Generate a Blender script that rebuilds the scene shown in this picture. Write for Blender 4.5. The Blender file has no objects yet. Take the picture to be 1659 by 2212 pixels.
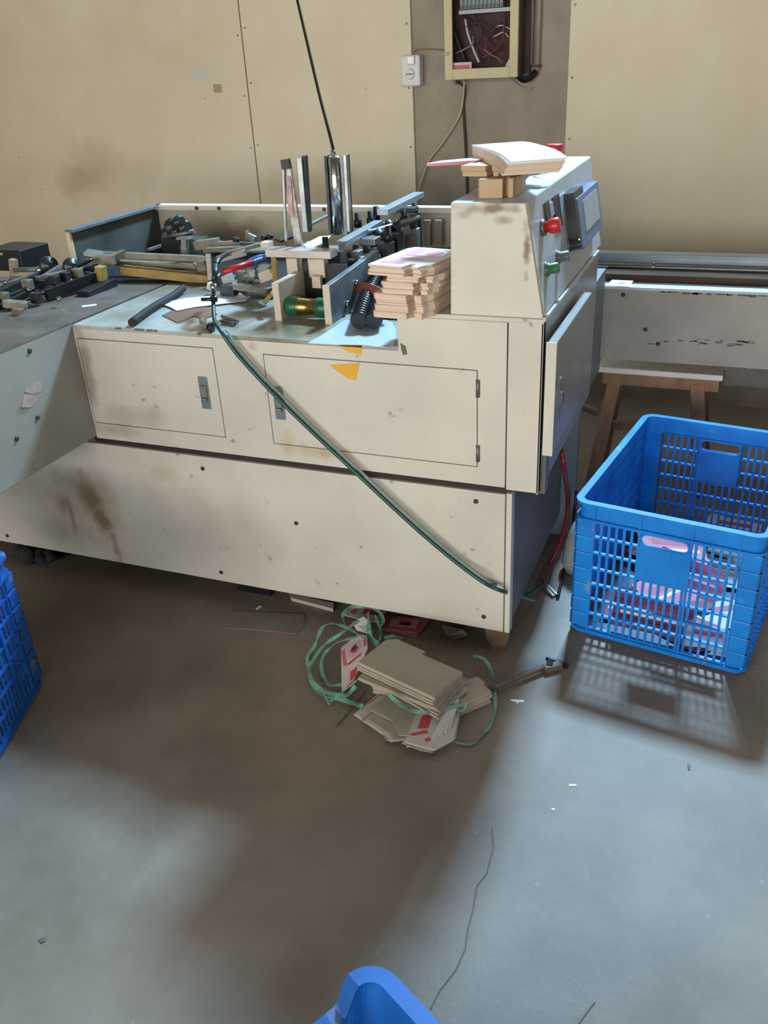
import bpy, bmesh, math, random
from mathutils import Vector, Matrix, Euler
R = math.radians
random.seed(7)
SC = bpy.context.scene
COL = SC.collection

# ------------------------------------------------------------------ camera
YAW, PITCH, ROLL, FPX = -0.40166, 0.48827, -0.05806, 1873.79
CAM = Vector((0.46123, -1.91369, 1.5))
_f = Vector((math.sin(YAW) * math.cos(PITCH), math.cos(YAW) * math.cos(PITCH), -math.sin(PITCH)))
_r0 = Vector((math.cos(YAW), -math.sin(YAW), 0)); _u0 = _r0.cross(_f)
_r = _r0 * math.cos(ROLL) + _u0 * math.sin(ROLL)
_u = -_r0 * math.sin(ROLL) + _u0 * math.cos(ROLL)
cd = bpy.data.cameras.new('camera'); cam = bpy.data.objects.new('camera', cd); COL.objects.link(cam)
cd.sensor_fit = 'VERTICAL'; cd.sensor_height = 36; cd.lens = 36 * FPX / 2212; cd.clip_start = .02
cam.matrix_world = Matrix(((_r.x, _u.x, -_f.x, CAM.x), (_r.y, _u.y, -_f.y, CAM.y), (_r.z, _u.z, -_f.z, CAM.z), (0, 0, 0, 1)))
SC.camera = cam

# ------------------------------------------------------------------ light, exposure
SC.view_settings.view_transform = 'Standard'; SC.view_settings.look = 'None'
SC.view_settings.gamma = 1; SC.view_settings.use_curve_mapping = False
SC.view_settings.exposure = 0.0
SC.cycles.use_denoising = True
SC.cycles.max_bounces = 8
wd = bpy.data.worlds.new('sky'); SC.world = wd; wd.use_nodes = True
wd.node_tree.nodes['Background'].inputs[0].default_value = (1.0, .90, .76, 1)
wd.node_tree.nodes['Background'].inputs[1].default_value = .27
def lamp(name, kind, loc, rot, energy, color, **k):
    d = bpy.data.lights.new(name, kind); d.energy = energy; d.color = color
    for a, v in k.items(): setattr(d, a, v)
    o = bpy.data.objects.new(name, d); COL.objects.link(o); o.location = loc; o.rotation_euler = rot
    return o
# bright sky low over the yard, seen through the big doorway behind the photographer
lamp('yard_daylight', 'AREA', (-.9, -7.5, 1.7), (R(90), 0, 0), 530, (1.0, .975, .915), shape='RECTANGLE', size=8, size_y=2.6)
# cool sky seen through the high window of the back wall: the key light, it throws the shadows towards the viewer
lamp('sky_daylight', 'AREA', (.08, 3.25, 4.35), (R(-43), 0, 0), 690, (.39, .68, 1.0), shape='RECTANGLE', size=.55, size_y=.50)
lamp('window_glow', 'AREA', (0, 2.06, 3.1), (R(-75), 0, 0), 55, (.78, .90, 1.0), shape='RECTANGLE', size=6, size_y=1.2)

# ------------------------------------------------------------------ helpers
def ray(px, py):
    return _f + _r * ((px - 829.5) / FPX) - _u * ((py - 1106) / FPX)
def at(px, py, axis, v):
    d = ray(px, py); return CAM + d * ((v - CAM[axis]) / d[axis])
def T(px, py, z): return at(px, py, 2, z)
def A(px, py, y): return at(px, py, 1, y)
def S(px, py, x): return at(px, py, 0, x)
def on(px, py, p, n):
    d = ray(px, py); return CAM + d * ((Vector(p) - CAM).dot(n) / d.dot(n))
def lin(h):
    h = h.lstrip('#'); o = []
    for i in (0, 2, 4):
        c = int(h[i:i + 2], 16) / 255
        o.append(c / 12.92 if c <= .04045 else ((c + .055) / 1.055) ** 2.4)
    return (*o, 1)
MATS = {}
def mat(name, col, rough=.6, metal=0.0, var=.12, scale=8, col2=None, bump=0.0, spots=None, stains_and_reflections=(), spec=.5, bscale=None, stretch=(1, 1, 1)):
    if name in MATS: return MATS[name]
    m = bpy.data.materials.new(name); m.use_nodes = True; nt = m.node_tree; N = nt.nodes; L = nt.links
    b = N['Principled BSDF']; b.inputs['Roughness'].default_value = rough; b.inputs['Metallic'].default_value = metal
    b.inputs['Specular IOR Level'].default_value = spec
    c = lin(col) if isinstance(col, str) else col
    c2 = lin(col2) if isinstance(col2, str) else (col2 or tuple(x * (1 - 2.2 * var) for x in c[:3]) + (1,))
    tc = N.new('ShaderNodeTexCoord'); mp = N.new('ShaderNodeMapping'); mp.inputs['Scale'].default_value = stretch
    L.new(tc.outputs['Object'], mp.inputs['Vector'])
    n = N.new('ShaderNodeTexNoise'); n.inputs['Scale'].default_value = scale; n.inputs['Detail'].default_value = 7; n.inputs['Roughness'].default_value = .62
    L.new(mp.outputs[0], n.inputs['Vector'])
    rp = N.new('ShaderNodeMapRange'); rp.inputs[1].default_value = .35; rp.inputs[2].default_value = .7
    L.new(n.outputs['Fac'], rp.inputs[0])
    mx = N.new('ShaderNodeMix'); mx.data_type = 'RGBA'; mx.inputs[6].default_value = c; mx.inputs[7].default_value = c2
    L.new(rp.outputs[0], mx.inputs[0]); cur = mx.outputs[2]
    def over(fac, colr):
        nonlocal cur
        q = N.new('ShaderNodeMix'); q.data_type = 'RGBA'; q.inputs[7].default_value = lin(colr)
        L.new(cur, q.inputs[6]); L.new(fac, q.inputs[0]); cur = q.outputs[2]
    if spots:
        sc_, thr, colr, amt = spots
        v = N.new('ShaderNodeTexNoise'); v.inputs['Scale'].default_value = sc_; v.inputs['Detail'].default_value = 3
        L.new(tc.outputs['Object'], v.inputs['Vector'])
        r2 = N.new('ShaderNodeMapRange'); r2.inputs[1].default_value = thr; r2.inputs[2].default_value = thr + .05; r2.inputs[4].default_value = amt
        L.new(v.outputs['Fac'], r2.inputs[0]); over(r2.outputs[0], colr)
    for (p, rad, colr, amt) in stains_and_reflections:
        s = N.new('ShaderNodeVectorMath'); s.operation = 'SUBTRACT'; s.inputs[1].default_value = p
        L.new(tc.outputs['Object'], s.inputs[0])
        dv = N.new('ShaderNodeVectorMath'); dv.operation = 'DIVIDE'; dv.inputs[1].default_value = rad; L.new(s.outputs[0], dv.inputs[0])
        ln = N.new('ShaderNodeVectorMath'); ln.operation = 'LENGTH'; L.new(dv.outputs[0], ln.inputs[0])
        nn = N.new('ShaderNodeTexNoise'); nn.inputs['Scale'].default_value = 1.1 / max(1e-3, min(rad)) ** .8; nn.inputs['Detail'].default_value = 5
        L.new(tc.outputs['Object'], nn.inputs['Vector'])
        ad = N.new('ShaderNodeMath'); ad.operation = 'MULTIPLY_ADD'; ad.inputs[1].default_value = 1.8; L.new(nn.outputs['Fac'], ad.inputs[0]); L.new(ln.outputs['Value'], ad.inputs[2])
        r3 = N.new('ShaderNodeMapRange'); r3.inputs[1].default_value = 1.9; r3.inputs[2].default_value = 1.1; r3.inputs[3].default_value = 0; r3.inputs[4].default_value = amt
        L.new(ad.outputs[0], r3.inputs[0]); over(r3.outputs[0], colr)
    L.new(cur, b.inputs['Base Color'])
    if bump:
        n2 = N.new('ShaderNodeTexNoise'); n2.inputs['Scale'].default_value = bscale or scale * 6; n2.inputs['Detail'].default_value = 4
        L.new(mp.outputs[0], n2.inputs['Vector'])
        bp = N.new('ShaderNodeBump'); bp.inputs['Strength'].default_value = bump; bp.inputs['Distance'].default_value = .003
        L.new(n2.outputs['Fac'], bp.inputs['Height']); L.new(bp.outputs[0], b.inputs['Normal'])
    MATS[name] = m; return m

class MB:
    def __init__(self): self.b = bmesh.new()
    def hexa(self, p):
        v = [self.b.verts.new(q) for q in p]
        for f in ((0, 3, 2, 1), (4, 5, 6, 7), (0, 1, 5, 4), (1, 2, 6, 5), (2, 3, 7, 6), (3, 0, 4, 7)): self.b.faces.new([v[i] for i in f])
        return self
    def box(self, lo, hi, M=None):
        (a, b, c), (d, e, f) = lo, hi
        p = [Vector(q) for q in ((a, b, c), (d, b, c), (d, e, c), (a, e, c), (a, b, f), (d, b, f), (d, e, f), (a, e, f))]
        return self.hexa([M @ q for q in p] if M else p)
    def bar(self, p, q, w, h=None, up=(0, 0, 1)):
        p, q = Vector(p), Vector(q); d = (q - p).normalized(); up = Vector(up)
        if abs(d.dot(up)) > .97: up = Vector((0, 1, 0))
        s = d.cross(up).normalized() * (w / 2); t = s.cross(d).normalized() * ((h or w) / 2)
        return self.hexa([p - s - t, p + s - t, q + s - t, q - s - t, p - s + t, p + s + t, q + s + t, q - s + t])
    def ring(self, c, d, r, seg, up=None):
        d = Vector(d).normalized(); u = Vector((0, 0, 1)) if abs(d.z) < .9 else Vector((1, 0, 0))
        s = d.cross(u).normalized(); t = s.cross(d)
        return [self.b.verts.new(Vector(c) + s * (r * math.cos(2 * math.pi * i / seg)) + t * (r * math.sin(2 * math.pi * i / seg))) for i in range(seg)]
    def lathe(self, p, q, prof, seg=18):
        """prof: list of (t along p->q 0..1, radius)"""
        p, q = Vector(p), Vector(q); rs = [self.ring(p.lerp(q, t), q - p, r, seg) for t, r in prof]
        for a, b in zip(rs, rs[1:]):
            for i in range(seg): self.b.faces.new((a[i], a[(i + 1) % seg], b[(i + 1) % seg], b[i])).smooth = True
        self.b.faces.new(rs[0][::-1]); self.b.faces.new(rs[-1]); return self
    def cyl(self, p, q, r, seg=16): return self.lathe(p, q, [(0, r), (1, r)], seg)
    def tube(self, pts, r, seg=8, smooth=True, radii=None):
        pts = [Vector(p) for p in pts]
        if smooth: pts = spline(pts)
        n = len(pts); prev = None; rs = []
        for i, p in enumerate(pts):
            d = (pts[min(i + 1, n - 1)] - pts[max(i - 1, 0)]).normalized()
            if prev is None: u = d.orthogonal().normalized()
            else: u = (prev - d * prev.dot(d)).normalized()
            prev = u; w = d.cross(u); rr = radii(i / (n - 1)) if radii else r
            rs.append([self.b.verts.new(p + u * (rr * math.cos(2 * math.pi * k / seg)) + w * (rr * math.sin(2 * math.pi * k / seg))) for k in range(seg)])
        for a, b in zip(rs, rs[1:]):
            for k in range(seg): self.b.faces.new((a[k], a[(k + 1) % seg], b[(k + 1) % seg], b[k])).smooth = True
        self.b.faces.new(rs[0][::-1]); self.b.faces.new(rs[-1]); return self
    def strap(self, pts, w, th=.0009, tilt=0.0, twist=0.0, smooth=True):
        pts = [Vector(p) for p in pts]
        if smooth: pts = spline(pts, 6)
        n = len(pts); rs = []
        for i, p in enumerate(pts):
            d = (pts[min(i + 1, n - 1)] - pts[max(i - 1, 0)]).normalized()
            s = d.cross(Vector((0, 0, 1)))
            s = s.normalized() if s.length > 1e-4 else Vector((1, 0, 0))
            s = Matrix.Rotation(tilt + twist * math.sin(i * .55), 3, d) @ s; t = s.cross(d)
            rs.append([self.b.verts.new(p + s * (w / 2 * a) + t * (th / 2 * c)) for a, c in ((-1, -1), (1, -1), (1, 1), (-1, 1))])
        for a, b in zip(rs, rs[1:]):
            for k in range(4): self.b.faces.new((a[k], a[(k + 1) % 4], b[(k + 1) % 4], b[k]))
        self.b.faces.new(rs[0][::-1]); self.b.faces.new(rs[-1]); return self
    def prism(self, out, lo, hi, M=None):
        """2D outline (x,y) extruded in z from lo to hi; lo/hi may be functions of (x,y)"""
        M = M or Matrix(); g = lambda h, x, y: h(x, y) if callable(h) else h
        a = [self.b.verts.new(M @ Vector((x, y, g(lo, x, y)))) for x, y in out]; b = [self.b.verts.new(M @ Vector((x, y, g(hi, x, y)))) for x, y in out]
        n = len(out)
        self.b.faces.new(a[::-1]); self.b.faces.new(b)
        for i in range(n): self.b.faces.new((a[i], a[(i + 1) % n], b[(i + 1) % n], b[i]))
        return self
    def poly(self, pts, off):
        """planar polygon of 3D points thickened by the vector off"""
        off = Vector(off); a = [self.b.verts.new(p) for p in pts]; b = [self.b.verts.new(Vector(p) + off) for p in pts]; n = len(pts)
        self.b.faces.new(a[::-1]); self.b.faces.new(b)
        for i in range(n): self.b.faces.new((a[i], a[(i + 1) % n], b[(i + 1) % n], b[i]))
        return self
    def build(self, name, m, parent=None, bevel=0.0, kind=None, label=None):
        bmesh.ops.recalc_face_normals(self.b, faces=self.b.faces[:])
        off = base_of(parent)
        if parent is None:   # own origin at the bottom centre of its bounds
            xs = [v.co for v in self.b.verts]
            off = Vector(((min(p.x for p in xs) + max(p.x for p in xs)) / 2, (min(p.y for p in xs) + max(p.y for p in xs)) / 2, min(p.z for p in xs)))
        for v in self.b.verts: v.co -= off
        me = bpy.data.meshes.new(name); self.b.to_mesh(me); self.b.free()
        o = bpy.data.objects.new(name, me); COL.objects.link(o); me.materials.append(m)
        if parent is None: o.location = off
        else: o.parent = parent
        BASE[o.name] = off
        if bevel:
            bv = o.modifiers.new('bevel', 'BEVEL'); bv.width = bevel; bv.segments = 2; bv.limit_method = 'ANGLE'
        if kind: o['kind'] = kind
        if label: o['label'] = label
        return o
BASE = {}
def base_of(o): return BASE[o.name] if o is not None else Vector()
def spline(pts, k=7):
    if len(pts) < 3: return pts
    P = [pts[0] * 2 - pts[1]] + pts + [pts[-1] * 2 - pts[-2]]; out = []
    for i in range(1, len(P) - 2):
        a, b, c, d = P[i - 1:i + 3]
        for j in range(k):
            t = j / k
            out.append(.5 * ((2 * b) + (c - a) * t + (2 * a - 5 * b + 4 * c - d) * t * t + (3 * b - a - 3 * c + d) * t ** 3))
    out.append(pts[-1]); return out
def thing(name, label, cat, loc=(0, 0, 0), group=None):
    o = bpy.data.objects.new(name, None); COL.objects.link(o); o.location = loc; o.empty_display_size = .05
    BASE[o.name] = Vector(loc); tag(o, label, cat, group); return o
def tag(o, label, cat, group=None):
    o['label'] = label; o['category'] = cat
    if group: o['group'] = group
    return o
def structure(o): o['kind'] = 'structure'; return o
def copy_tree(o, parent=None):
    c = o.copy(); COL.objects.link(c); c.parent = parent; BASE[c.name] = BASE[o.name]
    for ch in list(o.children): copy_tree(ch, c)
    return c

# ------------------------------------------------------------------ materials
CREAM = '#d1ccbf'
MB0 = Vector((-.6, .4, 0))       # the machine's base point: every part of it shares this origin
def ms(p): return tuple(Vector(p) - MB0)
paint = mat('cream_paint', CREAM, .42, var=.07, scale=3.5, spots=(26, .70, '#6f6250', .55), bump=.03)
panel_paint = mat('stained_cream_paint', CREAM, .42, var=.08, scale=3, spots=(24, .71, '#6f6250', .55), stains_and_reflections=[
    (ms((-1.36, 0, .30)), (.05, .3, .09), '#5d4a22', .8), (ms((-1.33, 0, .22)), (.035, .3, .07), '#7b4d22', .75),
    (ms((-1.47, 0, .26)), (.04, .3, .06), '#8a6a3a', .6), (ms((-1.30, 0, .14)), (.02, .3, .1), '#7d5c35', .55),
    (ms((-1.42, 0, .36)), (.10, .3, .05), '#6d6a58', .45),
    (ms((-.95, 0, .24)), (.30, .3, .14), '#9a9788', .5), (ms((-1.36, 0, .30)), (.16, .3, .14), '#85805f', .45), (ms((-1.52, 0, .15)), (.2, .3, .06), '#8f8b7c', .45), (ms((-1.05, 0, .42)), (.06, .3, .04), '#a3906a', .4), (ms((-1.45, 0, .22)), (.015, .3, .09), '#84693f', .55)])
front_paint = mat('worn_cream_paint', CREAM, .40, var=.07, scale=3, spots=(24, .70, '#6f6250', .55), stains_and_reflections=[
    (ms((-.52, 0, .555)), (.12, .3, .03), '#a98a4a', .6), (ms((-.70, 0, .835)), (.02, .3, .015), '#b09172', .7),
    (ms((-1.26, 0, .70)), (.03, .3, .2), '#6b614d', .6), (ms((-1.2, 0, .55)), (.1, .3, .03), '#9b8a63', .5),  # tall strip darkens the cabinet face along the wing corner
    (ms((-.62, 0, .56)), (.03, .3, .05), '#b39a66', .5), (ms((-1.12, 0, .60)), (.14, .3, .04), '#a59b84', .55)])
console_paint = mat('chipped_cream_paint', CREAM, .42, var=.07, scale=4, stains_and_reflections=[
    (ms((-.06, 0, 1.185)), (.085, .02, .014), '#6d5636', .9), (ms((-.03, 0, 1.16)), (.04, .02, .012), '#8a7a5c', .7),
    (ms((.022, 0, 1.10)), (.010, .02, .07), '#6d5636', .9), (ms((-.12, 0, 1.17)), (.02, .02, .012), '#8d8672', .6)])
wing_paint = mat('shaded_cream_paint', '#9b998e', .42, var=.10, scale=3, spots=(18, .70, '#4f4a40', .6), stains_and_reflections=[  # machine cream darkened: the side-facing wing's shade is in the colour
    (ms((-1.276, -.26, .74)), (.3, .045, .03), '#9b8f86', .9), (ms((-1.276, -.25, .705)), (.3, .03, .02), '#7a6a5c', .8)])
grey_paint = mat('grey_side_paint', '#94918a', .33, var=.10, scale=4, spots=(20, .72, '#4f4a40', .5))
dark_body = mat('dark_side_paint', '#706e68', .45, var=.16, scale=5)
table_m = mat('oily_table_paint', '#b3b6ae', .22, var=.14, scale=5, col2='#8f8a78', stains_and_reflections=[
    (ms((-.60, .07, .862)), (.19, .13, .1), '#756c52', .95), (ms((-.95, .10, .862)), (.12, .05, .1), '#81705a', .85),  # olive patch at the front middle is the machine's reflection painted in
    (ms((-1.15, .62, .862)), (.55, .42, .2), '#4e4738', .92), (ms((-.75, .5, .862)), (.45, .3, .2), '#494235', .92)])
brown_top = mat('grimy_table_top', '#6a5f52', .5, var=.2, scale=9, col2='#4a4037')
steel = mat('steel', '#a9adae', .32, 1.0, var=.15, scale=20)
chrome = mat('polished_steel', '#d9dcdc', .14, 1.0, var=.06, scale=20)
dull = mat('dull_steel', '#8b8c86', .5, .7, var=.2, scale=25)
dsteel = mat('dark_greased_steel', '#3d4346', .4, .6, var=.25, scale=18)
black = mat('black_grease', '#15171a', .45, 0, var=.25, scale=20)
rubber = mat('black_rubber', '#101317', .3, 0, var=.1)
brass = mat('brass', '#b09a62', .3, 1.0, var=.15, scale=20)
gold = mat('oily_yellow_paint', '#a98b4d', .5, 0, var=.2, scale=15)
green = mat('green_roller', '#1f5a3c', .35, 0, var=.15)
beige = mat('beige_block_paint', '#cfc0ad', .5, 0, var=.1, scale=20)
brownbelt = mat('brown_belt', '#8a4f38', .55, 0, var=.15, scale=30)
bluehose = mat('blue_hose', '#2f5f9a', .3)
redp = mat('red_plastic', '#c8282c', .35)
tealhose = mat('green_hose_rubber', '#1a4f47', .3, 0, var=.2)
whitep = mat('white_paper', '#e6e8ea', .6, var=.04, scale=20)
sky_sheen = mat('sky_reflection_sheet', '#b4bfc6', .35, var=.04, scale=10)
kraft = mat('grey_board', '#a69d8c', .75, var=.08, scale=12)
kraft2 = mat('light_grey_board', '#c3bfb8', .75, var=.08, scale=12)
edge_m = mat('board_edges', '#dfc9b4', .75, var=.1, scale=4, stretch=(1, 1, 70), col2='#cdb29b')
tan_m = mat('tan_board', '#bfa382', .7, var=.04, scale=2.5, stretch=(1, 1, 90), col2='#b59a78')
tanflat = mat('tan_flat_board', '#c4a683', .7, var=.06, scale=8)
pinkp = mat('pink_print', '#e58fa0', .6, var=.06)
redprint = mat('red_print', '#cf4a4f', .6, var=.1, scale=40)
dimred = mat('dark_red_board', '#7c3a4c', .65, var=.12, scale=20)
yellow = mat('yellow_sticker', '#e2ac2c', .4, var=.06)
strap_m = mat('green_strap_plastic', '#7aae98', .35, 0, var=.2, scale=30, col2='#4a7f6c')
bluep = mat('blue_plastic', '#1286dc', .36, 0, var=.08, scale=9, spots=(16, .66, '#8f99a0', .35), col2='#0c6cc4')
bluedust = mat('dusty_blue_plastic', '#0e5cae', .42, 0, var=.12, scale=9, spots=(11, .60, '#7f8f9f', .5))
wood = mat('stool_wood', '#9c7750', .6, 0, var=.2, scale=10, stretch=(4, 4, .6))
seatm = mat('pale_board', '#eadfd3', .55, 0, var=.08, scale=6)
latchm = mat('latch_steel', '#8a979c', .3, .45, var=.15, scale=30)
hole = mat('dark_bolt', '#4b4034', .5, .3, var=.2)
gap = mat('shadow_gap_dark', '#2b251c', .7)

# ------------------------------------------------------------------ the building
floor_m = mat('concrete_floor', '#877b6b', .62, var=.13, scale=3.2, col2='#6d6253', bump=.25, bscale=60, spots=(40, .72, '#b5ada0', .35))
wall_m = mat('cement_wall', '#a39787', .8, var=.16, scale=5, col2='#8a7f70', bump=.3, bscale=40)
board_m = mat('cream_wall_board', '#e0d4bd', .65, var=.06, scale=1.6, col2='#d3c5a6', spots=(30, .74, '#7d705a', .6), stains_and_reflections=[
    ((-2.72, 0, 1.02), (.36, .3, .16), '#9b8a62', .32), ((-2.05, 0, 1.44), (.10, .3, .045), '#c3cbd0', .6),
    ((-2.9, 0, .95), (.25, .3, .12), '#a48a58', .4), ((-1.4, 0, .95), (.4, .3, .12), '#b79c66', .35)])
fl = structure(MB().box((-5, -4, -.1), (5, 2.2, 0)).build('floor', floor_m))
fb = fl
crack_m = mat('crack_dirt', '#6a645c', .9)
def crack(pts, w):
    MB().strap([T(x, y, .0006) for x, y in pts], w, .001, smooth=False).build('crack', crack_m, fb)
crack([(1062, 1790), (1066, 1830), (1052, 1885), (1030, 1915), (1022, 1965), (1010, 2010), (1005, 2050), (985, 2095), (950, 2140), (930, 2180)], .0026)
crack([(1285, 2165), (1262, 2195), (1250, 2212)], .0025)
patch_m = mat('mortar_patch', '#7d776a', .8, var=.12, scale=9)
MB().poly([T(x, y, .0) for x, y in ((500, 1322), (655, 1328), (660, 1350), (640, 1370), (560, 1362), (487, 1358))], (0, 0, .003)).build('mortar_patch', patch_m, fb)
wall = structure(MB().box((-5, 2.1, 0), (5, 2.25, 2.3)).box((-5, 2.1, 2.3), (-3.1, 2.25, 4.4)).box((3.1, 2.1, 2.3), (5, 2.25, 4.4)).box((-3.1, 2.1, 3.95), (3.1, 2.25, 4.4)).build('wall_back', wall_m))
BASE[wall.name] = Vector((0, 2.1, 0)); wall.location = (0, 2.1, 0)
for v in wall.data.vertices: v.co += Vector((0, .075, 0))
screw_m = mat('rusty_screw', '#8f7d60', .6, .1)
def wpanel(x0, x1):
    p = MB().box((x0, 2.085, .16), (x1, 2.0995, 2.29)).build('wall_panel', board_m, wall, bevel=.002)
    for x in (x0 + .018, x1 - .018):
        for k in range(7):
            z = .62 + .25 * k + random.uniform(-.03, .03)
            MB().lathe((x, 2.0848, z), (x, 2.0815, z), [(0, .0045), (1, .003)], 8).build('screw', screw_m, p)
    return p
pw = wpanel(-4.9, -1.812); wpanel(-1.806, -.983); wpanel(-.302, .918); wpanel(.926, 2.146); wpanel(2.154, 4.9)
MB().box((-5, 2.080, .0), (5, 2.0995, .155)).build('wall_skirting_board', mat('grey_skirting', '#8d8371', .7, var=.12), wall)
# dent, a knocked hole with a raised rim
dp = A(470, 192, 2.084)
MB().box((dp.x - .022, 2.082, dp.z - .016), (dp.x + .022, 2.0846, dp.z + .02)).build('scuffed_filler', mat('filler', '#b69a78', .8), pw, bevel=.004)
structure(MB().box((-5, -4, 4.4), (5, 2.25, 4.5)).build('ceiling', mat('ceiling_paint', '#c9c2b2', .8)))
# unseen rear wall added behind the viewer, doorway sized to narrow the light
rw = structure(MB().box((-5, -3.1, 2.9), (5, -3.0, 4.4)).build('wall_rear', wall_m))
MB().box((-5, -3.1, 0), (-3.2, -3.0, 2.9)).build('wall_pier', wall_m, rw); MB().box((1.7, -3.1, 0), (5, -3.0, 2.9)).build('wall_pier', wall_m, rw)
wf = structure(MB().box((-3.1, 2.14, 2.3), (3.1, 2.20, 2.36)).box((-3.1, 2.14, 3.89), (3.1, 2.20, 3.95)).box((-3.1, 2.14, 2.36), (-3.04, 2.20, 3.89)).box((3.04, 2.14, 2.36), (3.1, 2.20, 3.89)).build('window_1', wall_m))

# ------------------------------------------------------------------ the carton machine
M_ = thing('carton_machine', 'large cream carton folding machine with a control console at its right end', 'machine', MB0)
Z0, Z1, Z2, Z3 = .069, .500, .862, .948
XL, XE, XR = -1.276, .001, .067
def P(mb, name, m, par=None, **k): return mb.build(name, m, par or M_, **k)
P(MB().box((-2.6, .012, Z0 + .02), (XE - .002, .95, Z1 + .01)), 'lower_body', dark_body)
lp = P(MB().box((-2.6, 0, Z0), (-.0165, .014, Z1 - .006)), 'lower_panel', panel_paint, bevel=.002)
for x, y in ((438, 1012), (478, 1236), (1028, 1083), (1045, 1332), (16, 1157), (640, 1130)):
    p = A(x, y, 0); P(MB().lathe((p.x, .001, p.z), (p.x, -.004, p.z), [(0, .007), (.6, .0065), (1, .004)], 10), 'bolt', hole, lp)
P(MB().box((-.0135, .0, Z0), (XE, .03, Z1 - .002)), 'panel_edge_strip', paint, bevel=.001)
P(MB().box((XL - .02, .010, Z1 - .008), (XE - .004, .03, Z1 + .016)), 'seam_gap_shade', gap)  # dark strip standing in for the shade inside the open seam
# upper cabinet
P(MB().box((XL - .0, .010, Z1 + .012), (XR - .004, .95, Z2 - .012)), 'cabinet_core', dark_body)
ZU = Z1 + .014
def face(x0, x1, z0, z1): return ((x0, 0, z0), (x1, .012, z1))
fb_ = MB()
D1 = (-1.268, -.8215, .566, .8215); D2 = (-.667, -.0905, .5645, .8155)
g = .0022
# sheet front cut around the two access doors
for x0, x1, z0, z1 in ((XL, D1[0] - g, ZU, Z2 - .002), (D1[1] + g, D2[0] - g, ZU, Z2 - .002), (D2[1] + g, -.0185, ZU, Z3 - .012),
                       (D1[0] - g, D1[1] + g, ZU, D1[2] - g), (D1[0] - g, D1[1] + g, D1[3] + g, Z2 - .002),
                       (D2[0] - g, D2[1] + g, ZU, D2[2] - g), (D2[0] - g, D2[1] + g, D2[3] + g, Z2 - .002)):
    fb_.box(*face(x0, x1, z0, z1))
fb_.box(*face(-.288, D2[1] + g, Z2 - .002, Z3 - .012))
P(fb_, 'cabinet_front', front_paint)
P(MB().box((XL, .0125, ZU), (-.02, .0135, Z2 - .01)), 'door_gap_shade', gap)  # dark sheet behind the doors, painted shade for the gaps round them
for i, D in enumerate((D1, D2)):
    d = P(MB().box((D[0], -.0012, D[2]), (D[1], .011, D[3])), 'access_door', front_paint, bevel=.0015)
    lx = (A(443, 848, 0) if i == 0 else A(604, 870, 0))
    la = P(MB().box((lx.x - .0145, -.0045, lx.z - .047), (lx.x + .0145, -.001, lx.z + .047)), 'latch', latchm, d, bevel=.002)
    mb = MB().box((lx.x - .010, -.010, lx.z - .012), (lx.x + .010, -.004, lx.z + .022)).box((lx.x - .008, -.013, lx.z - .022), (lx.x + .008, -.004, lx.z - .013))
    P(mb, 'latch_lever', dull, d, bevel=.002)
    if i:
        for z in (.772, .601): P(MB().cyl((D[1] + .003, -.002, z - .022), (D[1] + .003, -.002, z + .022), .005, 10), 'hinge', dull, d)
P(MB().box((-.0155, 0, ZU - .006), (XR, .02, Z3 - .004)), 'corner_post', paint, bevel=.0025)
# yellow warning sticker, one piece over the edge and one on the door
P(MB().poly([A(x, y, -.0014) for x, y in ((711, 788), (777, 784), (769, 821), (752, 818))], (0, -.0006, 0)), 'warning_sticker', yellow)
P(MB().poly([A(x, y, -.0004) for x, y in ((724, 741), (783, 743), (780, 767), (750, 759))], (0, -.0006, 0)), 'warning_sticker', yellow)
# table top and raised block under the console
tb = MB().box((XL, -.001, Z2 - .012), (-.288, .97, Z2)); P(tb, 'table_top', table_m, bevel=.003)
P(MB().box((-.288, -.001, Z3 - .012), (XR, .72, Z3)).box((-.288, .012, Z2 - .012), (-.279, .72, Z3 - .012)), 'raised_block_top', paint, bevel=.003)
chip_m = mat('chipped_primer', '#6c6250', .7)
for x, y, w in ((255, 707, .010), (300, 709, .016), (322, 711, .01), (335, 713, .006), (430, 722, .006)):
    p = A(x, y, -.0015); P(MB().box((p.x - w, -.002, Z2 - .005), (p.x + w, .004, Z2 + .0004)), 'paint_chip', chip_m, kind='stuff')
p = A(872, 752, -.0006); P(MB().poly([A(x, y, -.0005) for x, y in ((865, 741), (876, 748), (880, 765), (871, 767), (867, 755))], (0, -.0006, 0)), 'paint_chip', chip_m, kind='stuff')
# right side: skin, ajar door, recessed lower side, rear leg
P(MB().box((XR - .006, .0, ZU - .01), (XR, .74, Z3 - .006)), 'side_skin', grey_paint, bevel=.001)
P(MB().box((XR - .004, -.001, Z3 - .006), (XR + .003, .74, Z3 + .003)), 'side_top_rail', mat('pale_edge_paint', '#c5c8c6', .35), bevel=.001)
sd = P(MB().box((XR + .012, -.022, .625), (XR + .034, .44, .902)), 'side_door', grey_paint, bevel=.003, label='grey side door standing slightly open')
P(MB().box((XR + .011, -.024, .625), (XR + .035, -.020, .903)), 'door_edge', paint, sd)
P(MB().box((XR + .0335, .03, .70), (XR + .037, .05, .80)), 'latch', latchm, sd); P(MB().box((XR + .036, .033, .735), (XR + .043, .047, .765)), 'latch_lever', chrome, sd)
P(MB().box((XR - .06, .02, .50), (XR + .012, .06, .62)), 'door_stay', dark_body)
P(MB().box((-.05, .70, 0), (.045, .74, .52)), 'rear_leg', mat('blue_grey_leg', '#7d8a8c', .4, var=.1))
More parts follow.
